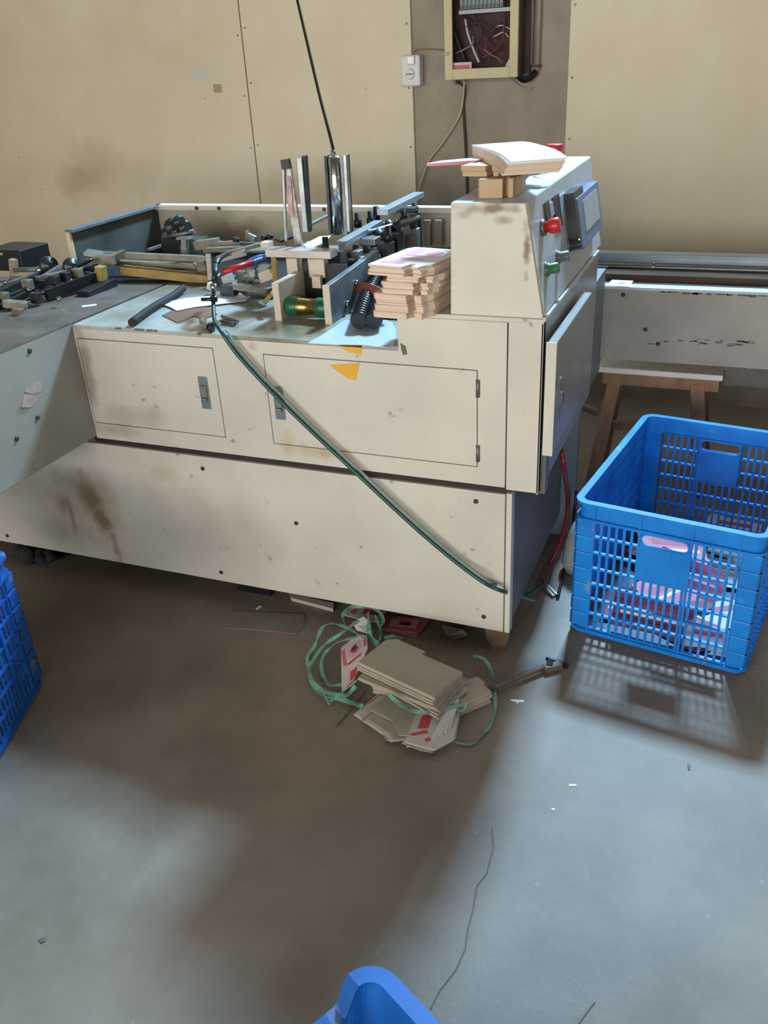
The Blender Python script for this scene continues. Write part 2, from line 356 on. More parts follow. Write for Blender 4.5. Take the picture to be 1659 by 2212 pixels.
P(MB().poly([(-.075, .01, Z0 + .02), (-.005, .01, Z0 + .02), (-.0, .01, Z0 - .015), (-.012, .01, .01), (-.022, .01, 0), (-.05, .01, 0), (-.066, .01, .03)], (0, .06, 0)), 'front_foot', mat('rusty_foot', '#6b5743', .8, var=.25, scale=30))
for x in (-1.75, -.9): P(MB().box((x, .06, 0), (x + .12, .14, Z0 + .03)), 'foot', black)
# left wing: table running towards the viewer
P(MB().box((XL - .010, -1.3, .520), (XL, .0, Z2 + .003)), 'wing_panel', wing_paint, bevel=.002)
P(MB().box((XL - .004, -1.3, Z2 + .003), (XL + .001, -.0, Z2 + .006)), 'wing_edge_trim', steel)
P(MB().box((-2.7, -1.3, Z2 - .02), (XL - .010, .47, Z2)), 'wing_top', brown_top)
P(MB().box((-2.7, -1.3, .52), (XL - .02, .0, .54)), 'wing_underside', dark_body)
for x, y in ((64, 758), (81, 902), (36, 948)):
    p = S(x, y, XL); P(MB().lathe((XL, p.y, p.z), (XL + .004, p.y, p.z), [(0, .008), (1, .005)], 10), 'bolt', hole)

pl = mat('peeled_paper', '#b7a39b', .7, var=.15, scale=40)
for pts in (((52, 846), (62, 828), (92, 824), (90, 845), (72, 852)), ((46, 880), (50, 856), (70, 852), (84, 862), (66, 880))): P(MB().poly([S(x, y, XL + .0002) for x, y in pts], (.0008, 0, 0)), 'peeled_label', pl)

# back tray: dark left wall, long back panel with a bolted flange
XB = -1.625
bt = P(MB().box((XB, .972, .80), (-.30, .985, 1.012)), 'tray_back_panel', mat('grey_green_paint', '#b5b096', .5, var=.14, scale=5, stains_and_reflections=[(ms((-1.25, .97, .93)), (.16, .1, .06), '#6d5a45', .75), (ms((-.9, .97, .92)), (.3, .1, .03), '#857a62', .5)]), bevel=.001)
P(MB().box((XB, .955, 1.012), (-.30, 1.0, 1.030)), 'tray_flange', paint, bevel=.002)
for x, y in ((473, 446), (425, 449), (700, 447)):
    p = A(x, y, .955); P(MB().cyl((p.x, .956, 1.021), (p.x, .951, 1.021), .007, 8), 'bolt', hole)
tw = P(MB().box((XB - .012, .47, .80), (XB, .985, 1.022)), 'tray_side_wall', mat('dark_green_paint', '#4b5048', .6, var=.25, scale=6, col2='#2a2a24'))
P(MB().box((XB - .016, .465, 1.020), (XB + .018, .985, 1.030)), 'tray_side_flange', mat('blue_grey_flange', '#6f7f86', .35, .3, var=.2), bevel=.001)
P(MB().box((XB - .012, .462, .78), (XB + .004, .472, 1.022)), 'tray_front_edge', mat('edge_cream', '#c6b592', .5))
P(MB().box((XB, .47, .80), (-.3, .97, Z2 + .002)), 'tray_floor', black)

# console
nx = Vector((.26, 0, .047)).normalized()
ctop = 1.1965
side = [(-.155, Z3), (.063, Z3), (.0165, ctop), (-.151, ctop)]
cs = P(MB().poly([(x, .004, z) for x, z in side], (0, .010, 0)), 'console_side', console_paint, bevel=.002)
cbody = P(MB().poly([(x, .014, z) for x, z in ((-.152, Z3), (.055, Z3), (.010, ctop - .004), (-.148, ctop - .004))], (0, .70, 0)), 'console_body', paint)
P(MB().box((-.152, .014, ctop - .004), (.012, .84, ctop)), 'console_top', mat('pale_grey_top', '#cfd4d8', .35, var=.05), bevel=.002)
fp0, fp1 = Vector((.0615, 0, Z3 + .008)), Vector((.0165, 0, ctop))
cf = P(MB().poly([(.055, .012, Z3 + .004), (.0625, .012, Z3 + .004), (.0165, .012, ctop), (.009, .012, ctop)], (0, .80, 0)), 'control_face', mat('grey_face', '#b4babb', .28, var=.08, scale=6), bevel=.0015)
P(MB().poly([(.0634, .012, Z3 + .004), (.0642, .012, Z3 + .006), (.0176, .012, ctop + .001), (.0168, .012, ctop)], (0, .02, 0)), 'face_edge', paint, cf)
FN = Vector((ctop - Z3, 0, .046)).normalized()     # outward normal of the slanted face
FU = Vector((-.046, 0, ctop - Z3)).normalized()    # up along the face
F0 = Vector((.0625, 0, Z3 + .004))
def fpt(px, py): return on(px, py, F0, FN)
def fbox(px0, py0, px1, py1, th, name, m, par, lift=0.0, **k):
    a, b = fpt(px0, py0), fpt(px1, py1); y0, y1 = sorted((a.y, b.y)); h0, h1 = sorted(((a - F0).dot(FU), (b - F0).dot(FU)))
    q = lambda h, y, d: F0 + FU * h + FN * d + Vector((0, y, 0))
    return P(MB().hexa([q(h0, y0, lift), q(h0, y1, lift), q(h1, y1, lift), q(h1, y0, lift), q(h0, y0, lift + th), q(h0, y1, lift + th), q(h1, y1, lift + th), q(h1, y0, lift + th)]), name, m, par, **k)
lcd = mat('grey_screen', '#97a3ac', .5, var=.1, scale=12); bez = mat('dark_bezel', '#1c2026', .35)
d1 = fbox(1182, 475, 1197, 430, .003, 'meter_display', lcd, cf); fbox(1180, 486, 1182.5, 433, .004, 'meter_bezel', bez, cf)
d2 = fbox(1204, 490, 1220, 414, .003, 'meter_display', lcd, cf); fbox(1201, 497, 1204, 418, .004, 'meter_bezel', bez, cf)
hm = fbox(1235, 543, 1268, 394, .030, 'touch_screen_housing', mat('blue_grey_plastic', '#5f7696', .35), cf, bevel=.003)
fbox(1242, 505, 1264, 412, .002, 'touch_screen', mat('pale_screen', '#9fb0b6', .2, var=.12, scale=10), cf, lift=.030)
fbox(1230, 535, 1235, 405, .028, 'screen_gasket', bez, cf)
def knob(px, py, m, r, L, ring, name='selector_knob'):
    c = fpt(px, py); k = P(MB().lathe(c, c + FN * L, [(0, r), (.25, r), (.3, r * .8), (.9, r * .86), (1, r * .7)], 18), name, m, cf)
    P(MB().lathe(c - FN * .001, c + FN * .004, [(0, r * 1.25), (1, r * 1.2)], 18), 'knob_ring', ring, cf); return k
c = fpt(1171, 492); eb = P(MB().lathe(c, c + FN * .042, [(0, .012), (.35, .012), (.4, .015), (.55, .0175), (.9, .0175), (1, .014)], 20), 'emergency_button', redp, cf, label='red mushroom emergency button')
P(MB().lathe(c - FN * .001, c + FN * .008, [(0, .019), (1, .018)], 18), 'button_ring', dull, cf)
knob(1180, 582, mat('green_knob', '#3d7a4c', .35), .0145, .030, dull, 'start_button'); knob(1204, 556, mat('grey_knob', '#6d777a', .35), .0145, .030, dull); knob(1229, 530, mat('dark_knob', '#2f3a3c', .35), .0145, .032, dull)
sb = Vector((-.083, .785, 0))
P(MB().cyl((sb.x, sb.y, ctop), (sb.x, sb.y, ctop + .012), .020), 'top_button_base', dull); P(MB().lathe((sb.x, sb.y, ctop + .010), (sb.x, sb.y, ctop + .040), [(0, .018), (.2, .023), (.95, .024), (1, .022)], 20), 'top_button', redp, label='red button on top of the console')

# ------------------------------------------------------------------ feeder and drive train on the table
def plate(name, xa, xb, y0, y1, z0, z1, m, **k): return P(MB().box((xa, y0, z0), (xb, y1, z1)), name, m, **k)
# two feeder cheeks and the roller between them
lx0, rx0 = T(595, 694, Z2).x, T(708, 700, Z2).x
Yf = .146
plate('feeder_cheek', lx0 - .001, lx0 + .019, Yf, .36, Z2, .965, beige, bevel=.001)
rc = P(MB().poly([(rx0 - .004, Yf, Z2), (rx0 - .004, .50, Z2), (rx0 - .004, .50, .985), (rx0 - .004, Yf, .965)], (.018, 0, 0)), 'feeder_cheek', mat('mid_steel', '#7d868a', .42, .45, var=.2, scale=15), bevel=.001)
plate('cheek_edge', rx0 - .0045, rx0 + .0145, Yf - .004, Yf, Z2, .966, beige)
for dy, dz in ((.10, .03), (.22, .02), (.17, .07)): P(MB().cyl((rx0 + .013, Yf + dy, Z2 + dz), (rx0 + .022, Yf + dy, Z2 + dz), .008, 10), 'bolt', steel, rc)
rz, ry = Z2 + .034, Yf + .035
P(MB().lathe((lx0 + .02, ry, rz), (rx0 - .005, ry, rz), [(0, .021), (.08, .025), (.3, .025), (.31, .023), (.68, .023), (.69, .025), (.92, .025), (1, .021)], 24), 'feeder_roller', brass)
for a, b in ((.03, .30), (.70, .97)):
    xa, xb = lx0 + .02 + (rx0 - .025 - lx0) * a, lx0 + .02 + (rx0 - .025 - lx0) * b
    P(MB().lathe((xa, ry, rz), (xb, ry, rz), [(0, .0245), (.1, .0265), (.9, .0265), (1, .0245)], 24), 'roller_sleeve', green)
plate('feeder_back_plate', lx0 + .019, rx0 - .004, .30, .31, Z2, .985, black)
# cream cross beam with two hanging blocks
Yb, zb = .30, A(640, 548, .30).z
b0, b1 = A(573, 548, Yb).x, A(713, 548, Yb).x
P(MB().box((b0, Yb, zb - .012), (b1, Yb + .05, zb + .008)), 'cross_beam', mat('pale_beam', '#cbc3bd', .35, .2), bevel=.001)
for xa, xb in ((619, 642), (666, 700)):
    P(MB().box((A(xa, 575, Yb - .01).x, Yb - .01, A(640, 598, Yb - .01).z), (A(xb, 575, Yb - .01).x, Yb + .02, zb - .012)), 'guide_block', beige, bevel=.001)
P(MB().box((A(674, 610, .27).x, .27, A(674, 622, .27).z), (A(692, 610, .27).x, .285, A(674, 597, .27).z)), 'clamp_tab', beige)
P(MB().bar(A(650, 557, .31), A(652, 640, .31), .010), 'guide_rod', dull)
P(MB().bar(A(668, 557, .31), A(668, 600, .31), .008), 'guide_rod', dull)
P(MB().bar(A(590, 556, Yb + .01), A(595, 612, Yb - .03), .013), 'support_post', gold)
P(MB().box((A(575, 540, .36).x, .33, zb + .008), (A(592, 540, .36).x, .36, zb + .022)), 'beam_stop', beige)
# vertical magazine posts
Yp = .40
def post(xb, yb, xt, yt, w, d, m, name='magazine_post', Y=Yp, **k):
    return P(MB().bar(A(xb, yb, Y), A(xt, yt, Y), w, d), name, m, **k)
p1 = post(646, 528, 619, 350, .024, .012, mat('scratched_steel', '#b6b4ae', .35, .8, var=.3, scale=30, col2='#6e5f55'), bevel=.001)
P(MB().bar(A(629, 462, Yp - .008), A(623, 380, Yp - .008), .016, .003), 'post_label', mat('faded_pink_label', '#c9a9a9', .6, var=.2, scale=40), p1)
P(MB().bar(A(620, 365, Yp - .01), A(616, 344, Yp - .01), .024, .016), 'post_cap', dsteel, p1)
p2 = post(662, 500, 649, 340, .015, .02, steel, bevel=.001); P(MB().bar(A(668, 500, Yp + .01), A(658, 336, Yp + .01), .010, .02), 'post_side', dsteel, p2)
P(MB().bar(A(618, 520, Yp - .012), A(612, 352, Yp - .012), .006, .006), 'guide_wire', steel)
q0, q1 = A(732, 505, Yp), A(722, 336, Yp)
p3 = P(MB().lathe(q0, q1, [(0, .019), (.97, .019), (1, .012)], 20), 'magazine_post', chrome)
P(MB().cyl(A(720, 338, Yp), A(719, 324, Yp), .006), 'post_pin', dull, p3)
for dx, m in ((-.022, dsteel), (.004 + .022, dull)): P(MB().bar(q0 + Vector((dx, .004, 0)), q1 + Vector((dx, .004, 0)), .008, .03), 'post_rail', m, p3)
p4 = post(754, 500, 745, 334, .013, .018, steel, bevel=.001); P(MB().bar(A(759, 500, Yp + .01), A(750, 334, Yp + .01), .006, .018), 'post_side', dsteel, p4)
P(MB().lathe(A(720, 338, .33), A(720, 330, .33), [(0, .001), (1, .001)], 6), 'post_glint_pin', chrome)
# long guide bars running to the back
def gbar(x0, y0, x1, y1, z, w, h, m=steel, **k): return P(MB().bar(T(x0, y0, z), T(x1, y1, z), w, h), 'guide_bar', m, bevel=.001, **k)
gbar(721, 536, 818, 481, 1.02, .030, .016, mat('brushed_bar', '#98a2a8', .4, .6, var=.12, scale=30))
gbar(826, 459, 905, 420, 1.09, .034, .016, MATS['brushed_bar'])
gbar(637, 548, 668, 524, 1.0, .014, .010, dull); gbar(668, 486, 708, 466, 1.03, .014, .008, dull)
gbar(790, 490, 905, 478, 1.0, .016, .014, dull)
for x, y in ((703, 524), (772, 470), (800, 466), (812, 456), (895, 448), (872, 463), (838, 500)):
    q = T(x, y, 1.03); P(MB().lathe((q.x, q.y, 1.00), (q.x, q.y, 1.045), [(0, .013), (.5, .013), (.55, .009), (1, .009)], 10), 'adjusting_knob', black)
# supports, brackets and blocks under the bars
for x0, y0, x1, y1, Y, w, m in ((742, 545, 745, 600, .42, .016, dull), (768, 530, 768, 590, .5, .014, dsteel), (790, 520, 792, 590, .55, .018, steel), (815, 500, 818, 590, .62, .016, dsteel),
                            (893, 462, 895, 540, .8, .022, dsteel), (872, 478, 872, 545, .78, .018, dull), (850, 480, 852, 560, .7, .026, black), (830, 500, 832, 560, .66, .012, dull),
                            (905, 470, 908, 540, .84, .012, black), (760, 560, 758, 640, .40, .02, dsteel), (782, 560, 783, 610, .44, .02, dull)):
    P(MB().bar(A(x0, y0, Y), A(x1, y1, Y), w, w * .9), 'support_post', m)
for x, y, Y, w, h, dp_, m in ((800, 520, .55, .05, .02, .05, steel), (820, 545, .58, .04, .03, .05, dull), (795, 560, .50, .06, .022, .06, beige), (770, 548, .48, .03, .02, .04, dull), (848, 520, .66, .05, .05, .04, black),
                           (865, 500, .74, .05, .016, .06, dull), (890, 520, .8, .05, .08, .03, dull), (880, 452, .85, .06, .014, .05, dsteel), (835, 560, .56, .04, .10, .05, dsteel), (700, 555, .46, .05, .05, .05, dsteel),
                           (745, 575, .47, .05, .09, .04, dsteel), (828, 575, .62, .05, .03, .04, beige)):
    q = A(x, y, Y); P(MB().box((q.x - w / 2, Y - dp_ / 2, q.z - h / 2), (q.x + w / 2, Y + dp_ / 2, q.z + h / 2)), 'mounting_block', m, bevel=.002)
for x, y, Y, r in ((842, 515, .62, .03), (862, 490, .7, .022), (832, 528, .6, .022)):
    q = A(x, y, Y); P(MB().lathe(q, q + Vector((-.04, 0, 0)), [(0, r), (.3, r), (.35, r * .8), (.65, r * .8), (.7, r), (1, r)], 18), 'drive_pulley', dsteel)
P(MB().cyl(A(740, 520, .5), A(905, 470, .8), .008), 'drive_shaft', steel)
P(MB().cyl(A(760, 590, .45), A(850, 560, .7), .010), 'drive_shaft', dsteel)
for x in (924, 948): P(MB().bar(A(x, 475, .93), A(x + 1, 530, .93), .022, .02), 'rear_post', mat('drab_post', '#8f8470', .6)); 
# ribbed black hose and brown belt by the carton stack
def ribbed(pts, r, name):
    return P(MB().tube(pts, r, 14, radii=lambda t: r * (1 + .10 * math.sin(t * 190))), name, rubber)
def finepts(pts, k): return spline([Vector(p) for p in pts], k)
for off in (0, 1):
    pp = finepts([T(775 + off * 32, 693, Z2 + .03), T(788 + off * 30, 655, Z2 + .04), T(803 + off * 30, 622, Z2 + .045), T(815 + off * 25, 600, Z2 + .05), T(835 + off * 20, 575, Z2 + .05)], 16)
    ribbed(pp, .021, 'ribbed_hose')
P(MB().strap([A(766, 620, .33), A(785, 621, .30), A(808, 628, .26), A(828, 640, .22), A(842, 655, .20)], .028, .008, tilt=R(70)), 'brown_belt', brownbelt)
P(MB().box((-.50, .22, Z2), (-.31, .66, Z2 + .008)), 'oil_pan', black)
P(MB().box((-.52, .45, Z2), (-.30, .95, Z2 + .04)), 'gear_housing', black, bevel=.004)
# left half of the mechanism
def rod(x0, y0, x1, y1, Y0, Y1, r, m=dull, name='linkage_rod'): return P(MB().cyl(A(x0, y0, Y0), A(x1, y1, Y1), r, 10), name, m)
def bk(x0, y0, x1, y1, Y0, Y1, w, h, m=dull, name='linkage_arm'): return P(MB().bar(A(x0, y0, Y0), A(x1, y1, Y1), w, h), name, m, bevel=.001)
drab = mat('oily_grey', '#86806e', .45, .3, var=.25, scale=20)
bk(190, 548, 465, 560, .50, .55, .022, .018, drab, 'long_rail'); bk(265, 583, 455, 603, .50, .52, .03, .028, gold, 'yellow_beam'); bk(230, 566, 440, 575, .55, .6, .03, .016, drab, 'long_rail')
bk(185, 545, 235, 552, .47, .50, .06, .012, dull, 'bracket'); bk(195, 565, 250, 560, .46, .48, .05, .03, drab, 'bracket')
bk(399, 515, 400, 552, .62, .62, .02, .02, dull, 'support_post'); bk(385, 514, 415, 513, .62, .62, .03, .008, steel, 'bracket')
bk(320, 540, 350, 530, .70, .80, .012, .010, drab)
plate('gear_box', A(362, 550, .75).x, A(395, 500, .75).x, .72, .82, A(370, 552, .75).z, A(370, 512, .75).z, black, bevel=.003)
plate('gear_box', A(405, 550, .75).x, A(434, 515, .75).x, .72, .80, A(410, 552, .75).z, A(410, 515, .75).z, mat('dark_green_case', '#1f3a28', .5), bevel=.003)
for x, y, r in ((385, 480, .022), (372, 490, .03), (398, 492, .025), (380, 500, .02), (360, 505, .022), (403, 503, .018)):
    q = A(x, y, .76); P(MB().lathe(q, q + Vector((.03, -.02, .01)), [(0, r), (.4, r), (.45, r * .6), (1, r * .6)], 14), 'drive_pulley', dsteel)
rod(352, 512, 420, 500, .74, .74, .008, dull, 'drive_shaft'); rod(383, 520, 386, 478, .76, .76, .012, dsteel, 'drive_shaft')
bk(425, 530, 470, 524, .66, .66, .04, .03, drab, 'bracket'); bk(430, 523, 560, 528, .70, .62, .014, .012, dull); bk(445, 540, 520, 537, .58, .55, .03, .014, drab, 'bracket')
bk(470, 530, 515, 525, .62, .62, .02, .02, drab); rod(440, 540, 495, 524, .60, .66, .006, steel)
bk(450, 548, 455, 606, .52, .50, .016, .016, dull, 'support_post'); bk(420, 570, 450, 600, .56, .52, .012, .012, drab); bk(430, 575, 448, 572, .52, .52, .03, .03, drab, 'bracket')
bk(534, 498, 533, 530, .66, .66, .010, .010, dull, 'support_post'); bk(533, 508, 552, 517, .66, .66, .014, .02, dull, 'bracket')
for x, y in ((510, 521), (571, 517), (583, 514), (478, 542)): P(MB().lathe(A(x, y, .6), A(x, y - 8, .6), [(0, .012), (1, .010)], 10), 'adjusting_knob', black)
bk(490, 548, 590, 522, .50, .60, .02, .014, drab); bk(500, 600, 580, 598, .45, .45, .03, .012, drab, 'bracket'); bk(545, 580, 548, 630, .42, .42, .03, .02, mat('green_grey_post', '#7f8a6c', .5), 'support_post')
bk(556, 575, 558, 625, .40, .40, .012, .02, dsteel, 'support_post'); bk(520, 585, 522, 620, .45, .45, .025, .02, drab, 'support_post')
bk(470, 560, 530, 545, .5, .52, .02, .02, mat('grey_casting', '#8c8a80', .5, .2), 'bracket'); bk(565, 600, 590, 590, .36, .34, .02, .03, beige, 'bracket')
bk(480, 625, 510, 628, .36, .36, .03, .03, dsteel, 'mounting_block'); bk(530, 615, 535, 622, .36, .36, .03, .03, dsteel, 'mounting_block'); bk(450, 616, 465, 622, .38, .38, .02, .02, beige, 'mounting_block')
bk(510, 618, 585, 628, .34, .30, .03, .016, drab, 'bracket'); bk(570, 655, 590, 632, .20, .20, .008, .012, brass, 'bracket'); bk(545, 640, 590, 642, .24, .22, .02, .012, dsteel, 'bracket')
bk(600, 520, 640, 505, .5, .55, .05, .006, dsteel, 'slide_plate'); bk(545, 540, 600, 538, .45, .42, .07, .006, dull, 'slide_plate')
for x, y, Y in ((512, 612, .36), (560, 608, .38), (548, 590, .36)):
    q = A(x, y, Y); P(MB().lathe(q, q + Vector((.0, -.012, 0)), [(0, .012), (1, .010)], 12), 'bolt', steel)
bk(560, 590, 590, 560, .38, .34, .02, .025, mat('pale_casting', '#a9aba4', .45, .2), 'bracket'); bk(485, 605, 500, 600, .4, .4, .03, .025, mat('pale_casting', '#a9aba4'), 'bracket')
# far left folding station
YL = .34
plate('folding_station_box', A(-30, 560, .55).x, A(46, 560, .55).x, .55, .70, Z2, A(20, 541, .55).z, black, bevel=.003)
P(MB().bar(A(-20, 550, .55), A(48, 539, .60), .05, .008), 'box_lid', drab)
bk(28, 560, 32, 600, .45, .45, .022, .022, mat('tan_casting', '#a08b72', .5), 'support_post')
rod(30, 583, 92, 582, .42, .42, .008, dull, 'drive_shaft')
for x, y, r in ((103, 573, .030), (152, 575, .028), (84, 582, .012), (135, 585, .014)):
    q = A(x, y, .40); P(MB().lathe(q, q + Vector((.03, -.012, 0)), [(0, r), (.5, r), (.55, r * .5), (1, r * .45)], 18), 'drive_pulley', dsteel if r > .02 else chrome)
bk(90, 600, 130, 575, .30, .42, .012, .012, dull); bk(25, 598, 125, 603, .36, .32, .018, .014, drab); bk(-30, 630, 90, 590, .22, .38, .022, .014, dull, 'guide_bar')
bk(-40, 665, 115, 590, .10, .42, .012, .05, dsteel, 'guide_bar'); bk(52, 651, 112, 626, .14, .24, .006, .006, chrome, 'guide_rod')
bk(100, 638, 205, 600, .20, .38, .012, .035, black, 'guide_bar'); bk(100, 612, 210, 580, .26, .44, .012, .03, dsteel, 'guide_bar')
for t_ in (.1, .28, .46, .64, .85):
    q = A(100 + 108 * t_, 630 - 36 * t_, .22 + .17 * t_); P(MB().lathe(q, q + Vector((-.01, .06, .004)), [(0, .016), (.2, .016), (.25, .008), (.75, .008), (.8, .014), (1, .014)], 12), 'small_roller', dsteel if t_ != .46 else dull)
for x_, y_, Y_ in ((118, 604, .26), (142, 596, .3), (168, 588, .34), (60, 612, .24), (78, 640, .16), (40, 676, .06), (8, 640, .14)):
    q = A(x_, y_, Y_); P(MB().box((q.x - .016, Y_ - .012, q.z - .02), (q.x + .014, Y_ + .012, q.z + .012)), 'mounting_block', (drab, dsteel, black, dull)[x_ % 4], bevel=.002)
q = 0; bk(100, 600, 205, 580, .30, .44, .03, .02, drab, 'guide_bar')
bk(217, 575, 222, 622, .40, .40, .028, .028, gold, 'support_post'); bk(205, 640, 222, 622, .36, .40, .03, .02, mat('rust', '#6a3f26', .8, var=.3, scale=30), 'bracket')
bk(-40, 696, 60, 646, .02, .20, .014, .05, black, 'guide_bar'); bk(-40, 672, 66, 628, .06, .24, .014, .03, dsteel, 'guide_bar'); bk(10, 655, 60, 660, .1, .12, .03, .02, drab, 'bracket')
for x, y in ((30, 652), (22, 660), (60, 625), (125, 646), (10, 610)): P(MB().lathe(A(x, y, .16), A(x + 6, y - 1, .16), [(0, .008), (1, .006)], 8), 'bolt', steel)
P(MB().tube([A(200, 560, .42), A(150, 585, .34), A(125, 610, .28), A(100, 640, .2)], .006), 'black_tube', rubber)
bk(270, 545, 240, 560, .52, .48, .03, .02, drab, 'bracket'); bk(180, 640, 240, 610, .28, .42, .05, .03, black, 'bracket')
# ------------------------------------------------------------------ air hose with its red and blue gun end
hs = thing('air_hose', 'dark green air hose hanging diagonally down the cream machine front to the floor', 'hose', T(1150, 1290, 0.0))
hp = [A(590, 566, .30), A(560, 562, .28), A(540, 567, .26)]
pts_h = [A(475, 592, .16), A(463, 610, .12), A(461, 650, .09), A(463, 690, .03), A(478, 716, -.012), A(510, 762, -.016), A(560, 818, -.018), A(620, 880, -.02), A(680, 938, -.02), A(740, 994, -.02), A(800, 1050, -.022), A(860, 1106, -.022), A(920, 1160, -.022), A(985, 1214, -.022), A(1045, 1258, -.024), A(1085, 1277, -.026), T(1120, 1287, .10), T(1150, 1280, .07), T(1172, 1262, .03)]
MB().tube(pts_h, .0056, 10).build('hose', tealhose, hs)
MB().tube([p + Vector((.016, -.002, .006)) for p in pts_h[4:15]] + [T(1110, 1283, .12), T(1160, 1300, .02)], .0035, 8).build('thin_air_line', mat('grey_green_line', '#7d9188', .3), hs)
MB().cyl(A(545, 567, .25), A(480, 588, .17), .0085).build('handle', redp, hs, label='red sleeve')
MB().tube([A(588, 563, .33), A(566, 562, .29), A(543, 570, .25)], .011).build('blue_coupling', mat('blue_coupling', '#2b5486', .3), hs)
MB().tube([A(585, 550, .34), A(560, 556, .3), A(536, 566, .27)], .008).build('blue_coupling', bluehose, hs)
MB().cyl(A(463, 606, .12), A(466, 572, .16), .008).build('hose_neck', dsteel, hs); MB().tube([A(466, 572, .16), A(474, 558, .2), A(490, 548, .3)], .008).build('hose_neck', dsteel, hs)
MB().cyl(A(461, 628, .105), A(461, 612, .11), .009).build('hose_clamp', chrome, hs); MB().cyl(A(462, 652, .085), A(462, 640, .09), .010).build('hose_clamp', rubber, hs)
MB().cyl(A(436, 647, .08), A(462, 646, .08), .005).build('valve_lever', rubber, hs)

# ------------------------------------------------------------------ loose things on the table
def flat(name, pts, z, th, m, label, cat, group=None):
    return tag(MB().poly([T(x, y, z) for x, y in pts], (0, 0, th)).build(name, m), label, cat, group)
tag(MB().tube([T(284, 697, Z2 + .012), T(330, 664, Z2 + .013), T(372, 640, Z2 + .014), T(396, 622, Z2 + .016)], .011, 10).build('dark_rod', mat('dark_rod', '#2f2b29', .7, spec=.25)), 'dark round bar lying across the left front of the machine table', 'bar')
flat('brown_board', ((350, 682), (372, 672), (450, 664), (470, 680), (440, 690), (420, 684), (385, 698)), Z2 + .0005, .002, mat('brown_board', '#7a5840', .75), 'brown scrap of board under the white paper on the machine table', 'board')
flat('paper_sheet', ((346, 656), (400, 645), (520, 634), (536, 645), (532, 650), (470, 658), (420, 664), (382, 672), (368, 664)), Z2 + .004, .0015, whitep, 'white cut paper blank on the table beside the hose', 'paper')
flat('sky_reflection_sheet', ((665, 742), (700, 722), (745, 692), (835, 692), (848, 698), (855, 712), (855, 735), (850, 748), (838, 752), (782, 746), (720, 745)), Z2 + .0005, .0015, sky_sheen, 'pale blue-white sheet standing for the sky reflected at the table edge', 'card')  # thin pale sheet added where the glossy table mirrors the sky
ft = thing('pipe_fitting', 'small chrome elbow pipe fitting lying on the machine table', 'pipe fitting', T(447, 705, Z2))
MB().tube([T(438, 690, Z2 + .016), T(440, 700, Z2 + .013), T(452, 708, Z2 + .012)], .0105, 12).build('elbow', chrome, ft); MB().cyl(T(452, 707, Z2 + .012), T(461, 707, Z2 + .012), .012).build('nut', dsteel, ft)
tag(MB().tube([T(480, 684, Z2 + .007), T(495, 688, Z2 + .007), T(513, 694, Z2 + .007)], .006, 8).build('metal_pin', steel), 'short bright metal pin lying right of the chrome elbow fitting', 'pin')
tag(MB().tube([T(478, 694, Z2 + .006), T(508, 700, Z2 + .006)], .005, 8, smooth=False).build('dark_pin', mat('dark_pin', '#6f6660', .5, .5)), 'dull short rod lying right of the chrome elbow fitting', 'rod')
flat('paper_strip', ((176, 661), (208, 657), (209, 660), (178, 664)), Z2 + .0005, .001, whitep, 'thin white paper strip on the brown wing table', 'paper')
cr = MB()
for a in ((655, 530, 690, 512, 715, 510, 705, 522, 668, 540),):
    pts = [T(a[i], a[i + 1], 1.012) for i in range(0, 10, 2)]; cr.poly(pts, (0, 0, .002))
tag(cr.build('paper_piece', whitep), 'white folded paper lying over the feeder beam by the tall posts', 'paper')

# ------------------------------------------------------------------ carton bundles
def notched(w, d, s):
    """outline of a flat folded carton: a body with stepped flaps at its right end"""
    return [(-w / 2, -d / 2 + .004), (-w * .46, -d / 2), (w * .14, -d / 2), (w * .17, -d / 2 + .034 * s), (w * .26, -d / 2 + .034 * s), (w * .28, -d / 2 + .006 * s), (w * .40, -d / 2 + .008 * s), (w * .43, -d / 2 + .03 * s), (w / 2, -d / 2 + .045 * s), (w / 2, d / 2), (-w * .42, d / 2), (-w / 2, d / 2 - .02 * s)]
def bundle(label, loc, rz, w, d, h, m, topm=None, group=None, printed=False, tilt=0, layers=2):
    t = thing('carton_bundle', label, 'carton bundle', (0, 0, 0), group)
    lay = h / layers
    for i in range(layers):
        dx, dy = random.uniform(-.003, .003), random.uniform(-.003, .003)
        o_ = [(x + dx, y + dy) for x, y in notched(w, d, 1)]
        MB().prism(o_, i * lay + .0004, (i + 1) * lay).build('flat_carton', m, t)
    if topm: MB().prism([(x * .99, y * .99) for x, y in notched(w, d, 1)], h, h + .0008).build('top_carton', topm, t)
    if printed:
        z = h + .0009; pr = lambda x0, y0, x1, y1, nm='print_block', mm=pinkp: MB().prism([(x0, y0), (x1, y0), (x1, y1), (x0, y1)], z, z + .0004).build(nm, mm, t)
        pr(-w * .30, d * .02, -w * .14, d * .42); pr(-w * .40, -d * .40, w * .02, -d * .28)
        pr(-w * .12, d * .40, w * .42, d * .42); pr(-w * .12, d * .04, w * .42, d * .06); pr(-w * .12, d * .06, -w * .10, d * .40); pr(w * .40, d * .06, w * .42, d * .40)
        MB().prism([(w * .15 + w * .14 * math.cos(a * .42), d * .23 + d * .12 * math.sin(a * .42)) for a in range(15)], z, z + .0004).build('print_emblem', pinkp, t)
        pr(-w * .40, -d * .20, w * .42, -d * .19); pr(-w * .25, -d * .13, w * .2, -d * .08)
    t.location = loc; t.rotation_euler = (R(tilt), 0, R(rz)); return t
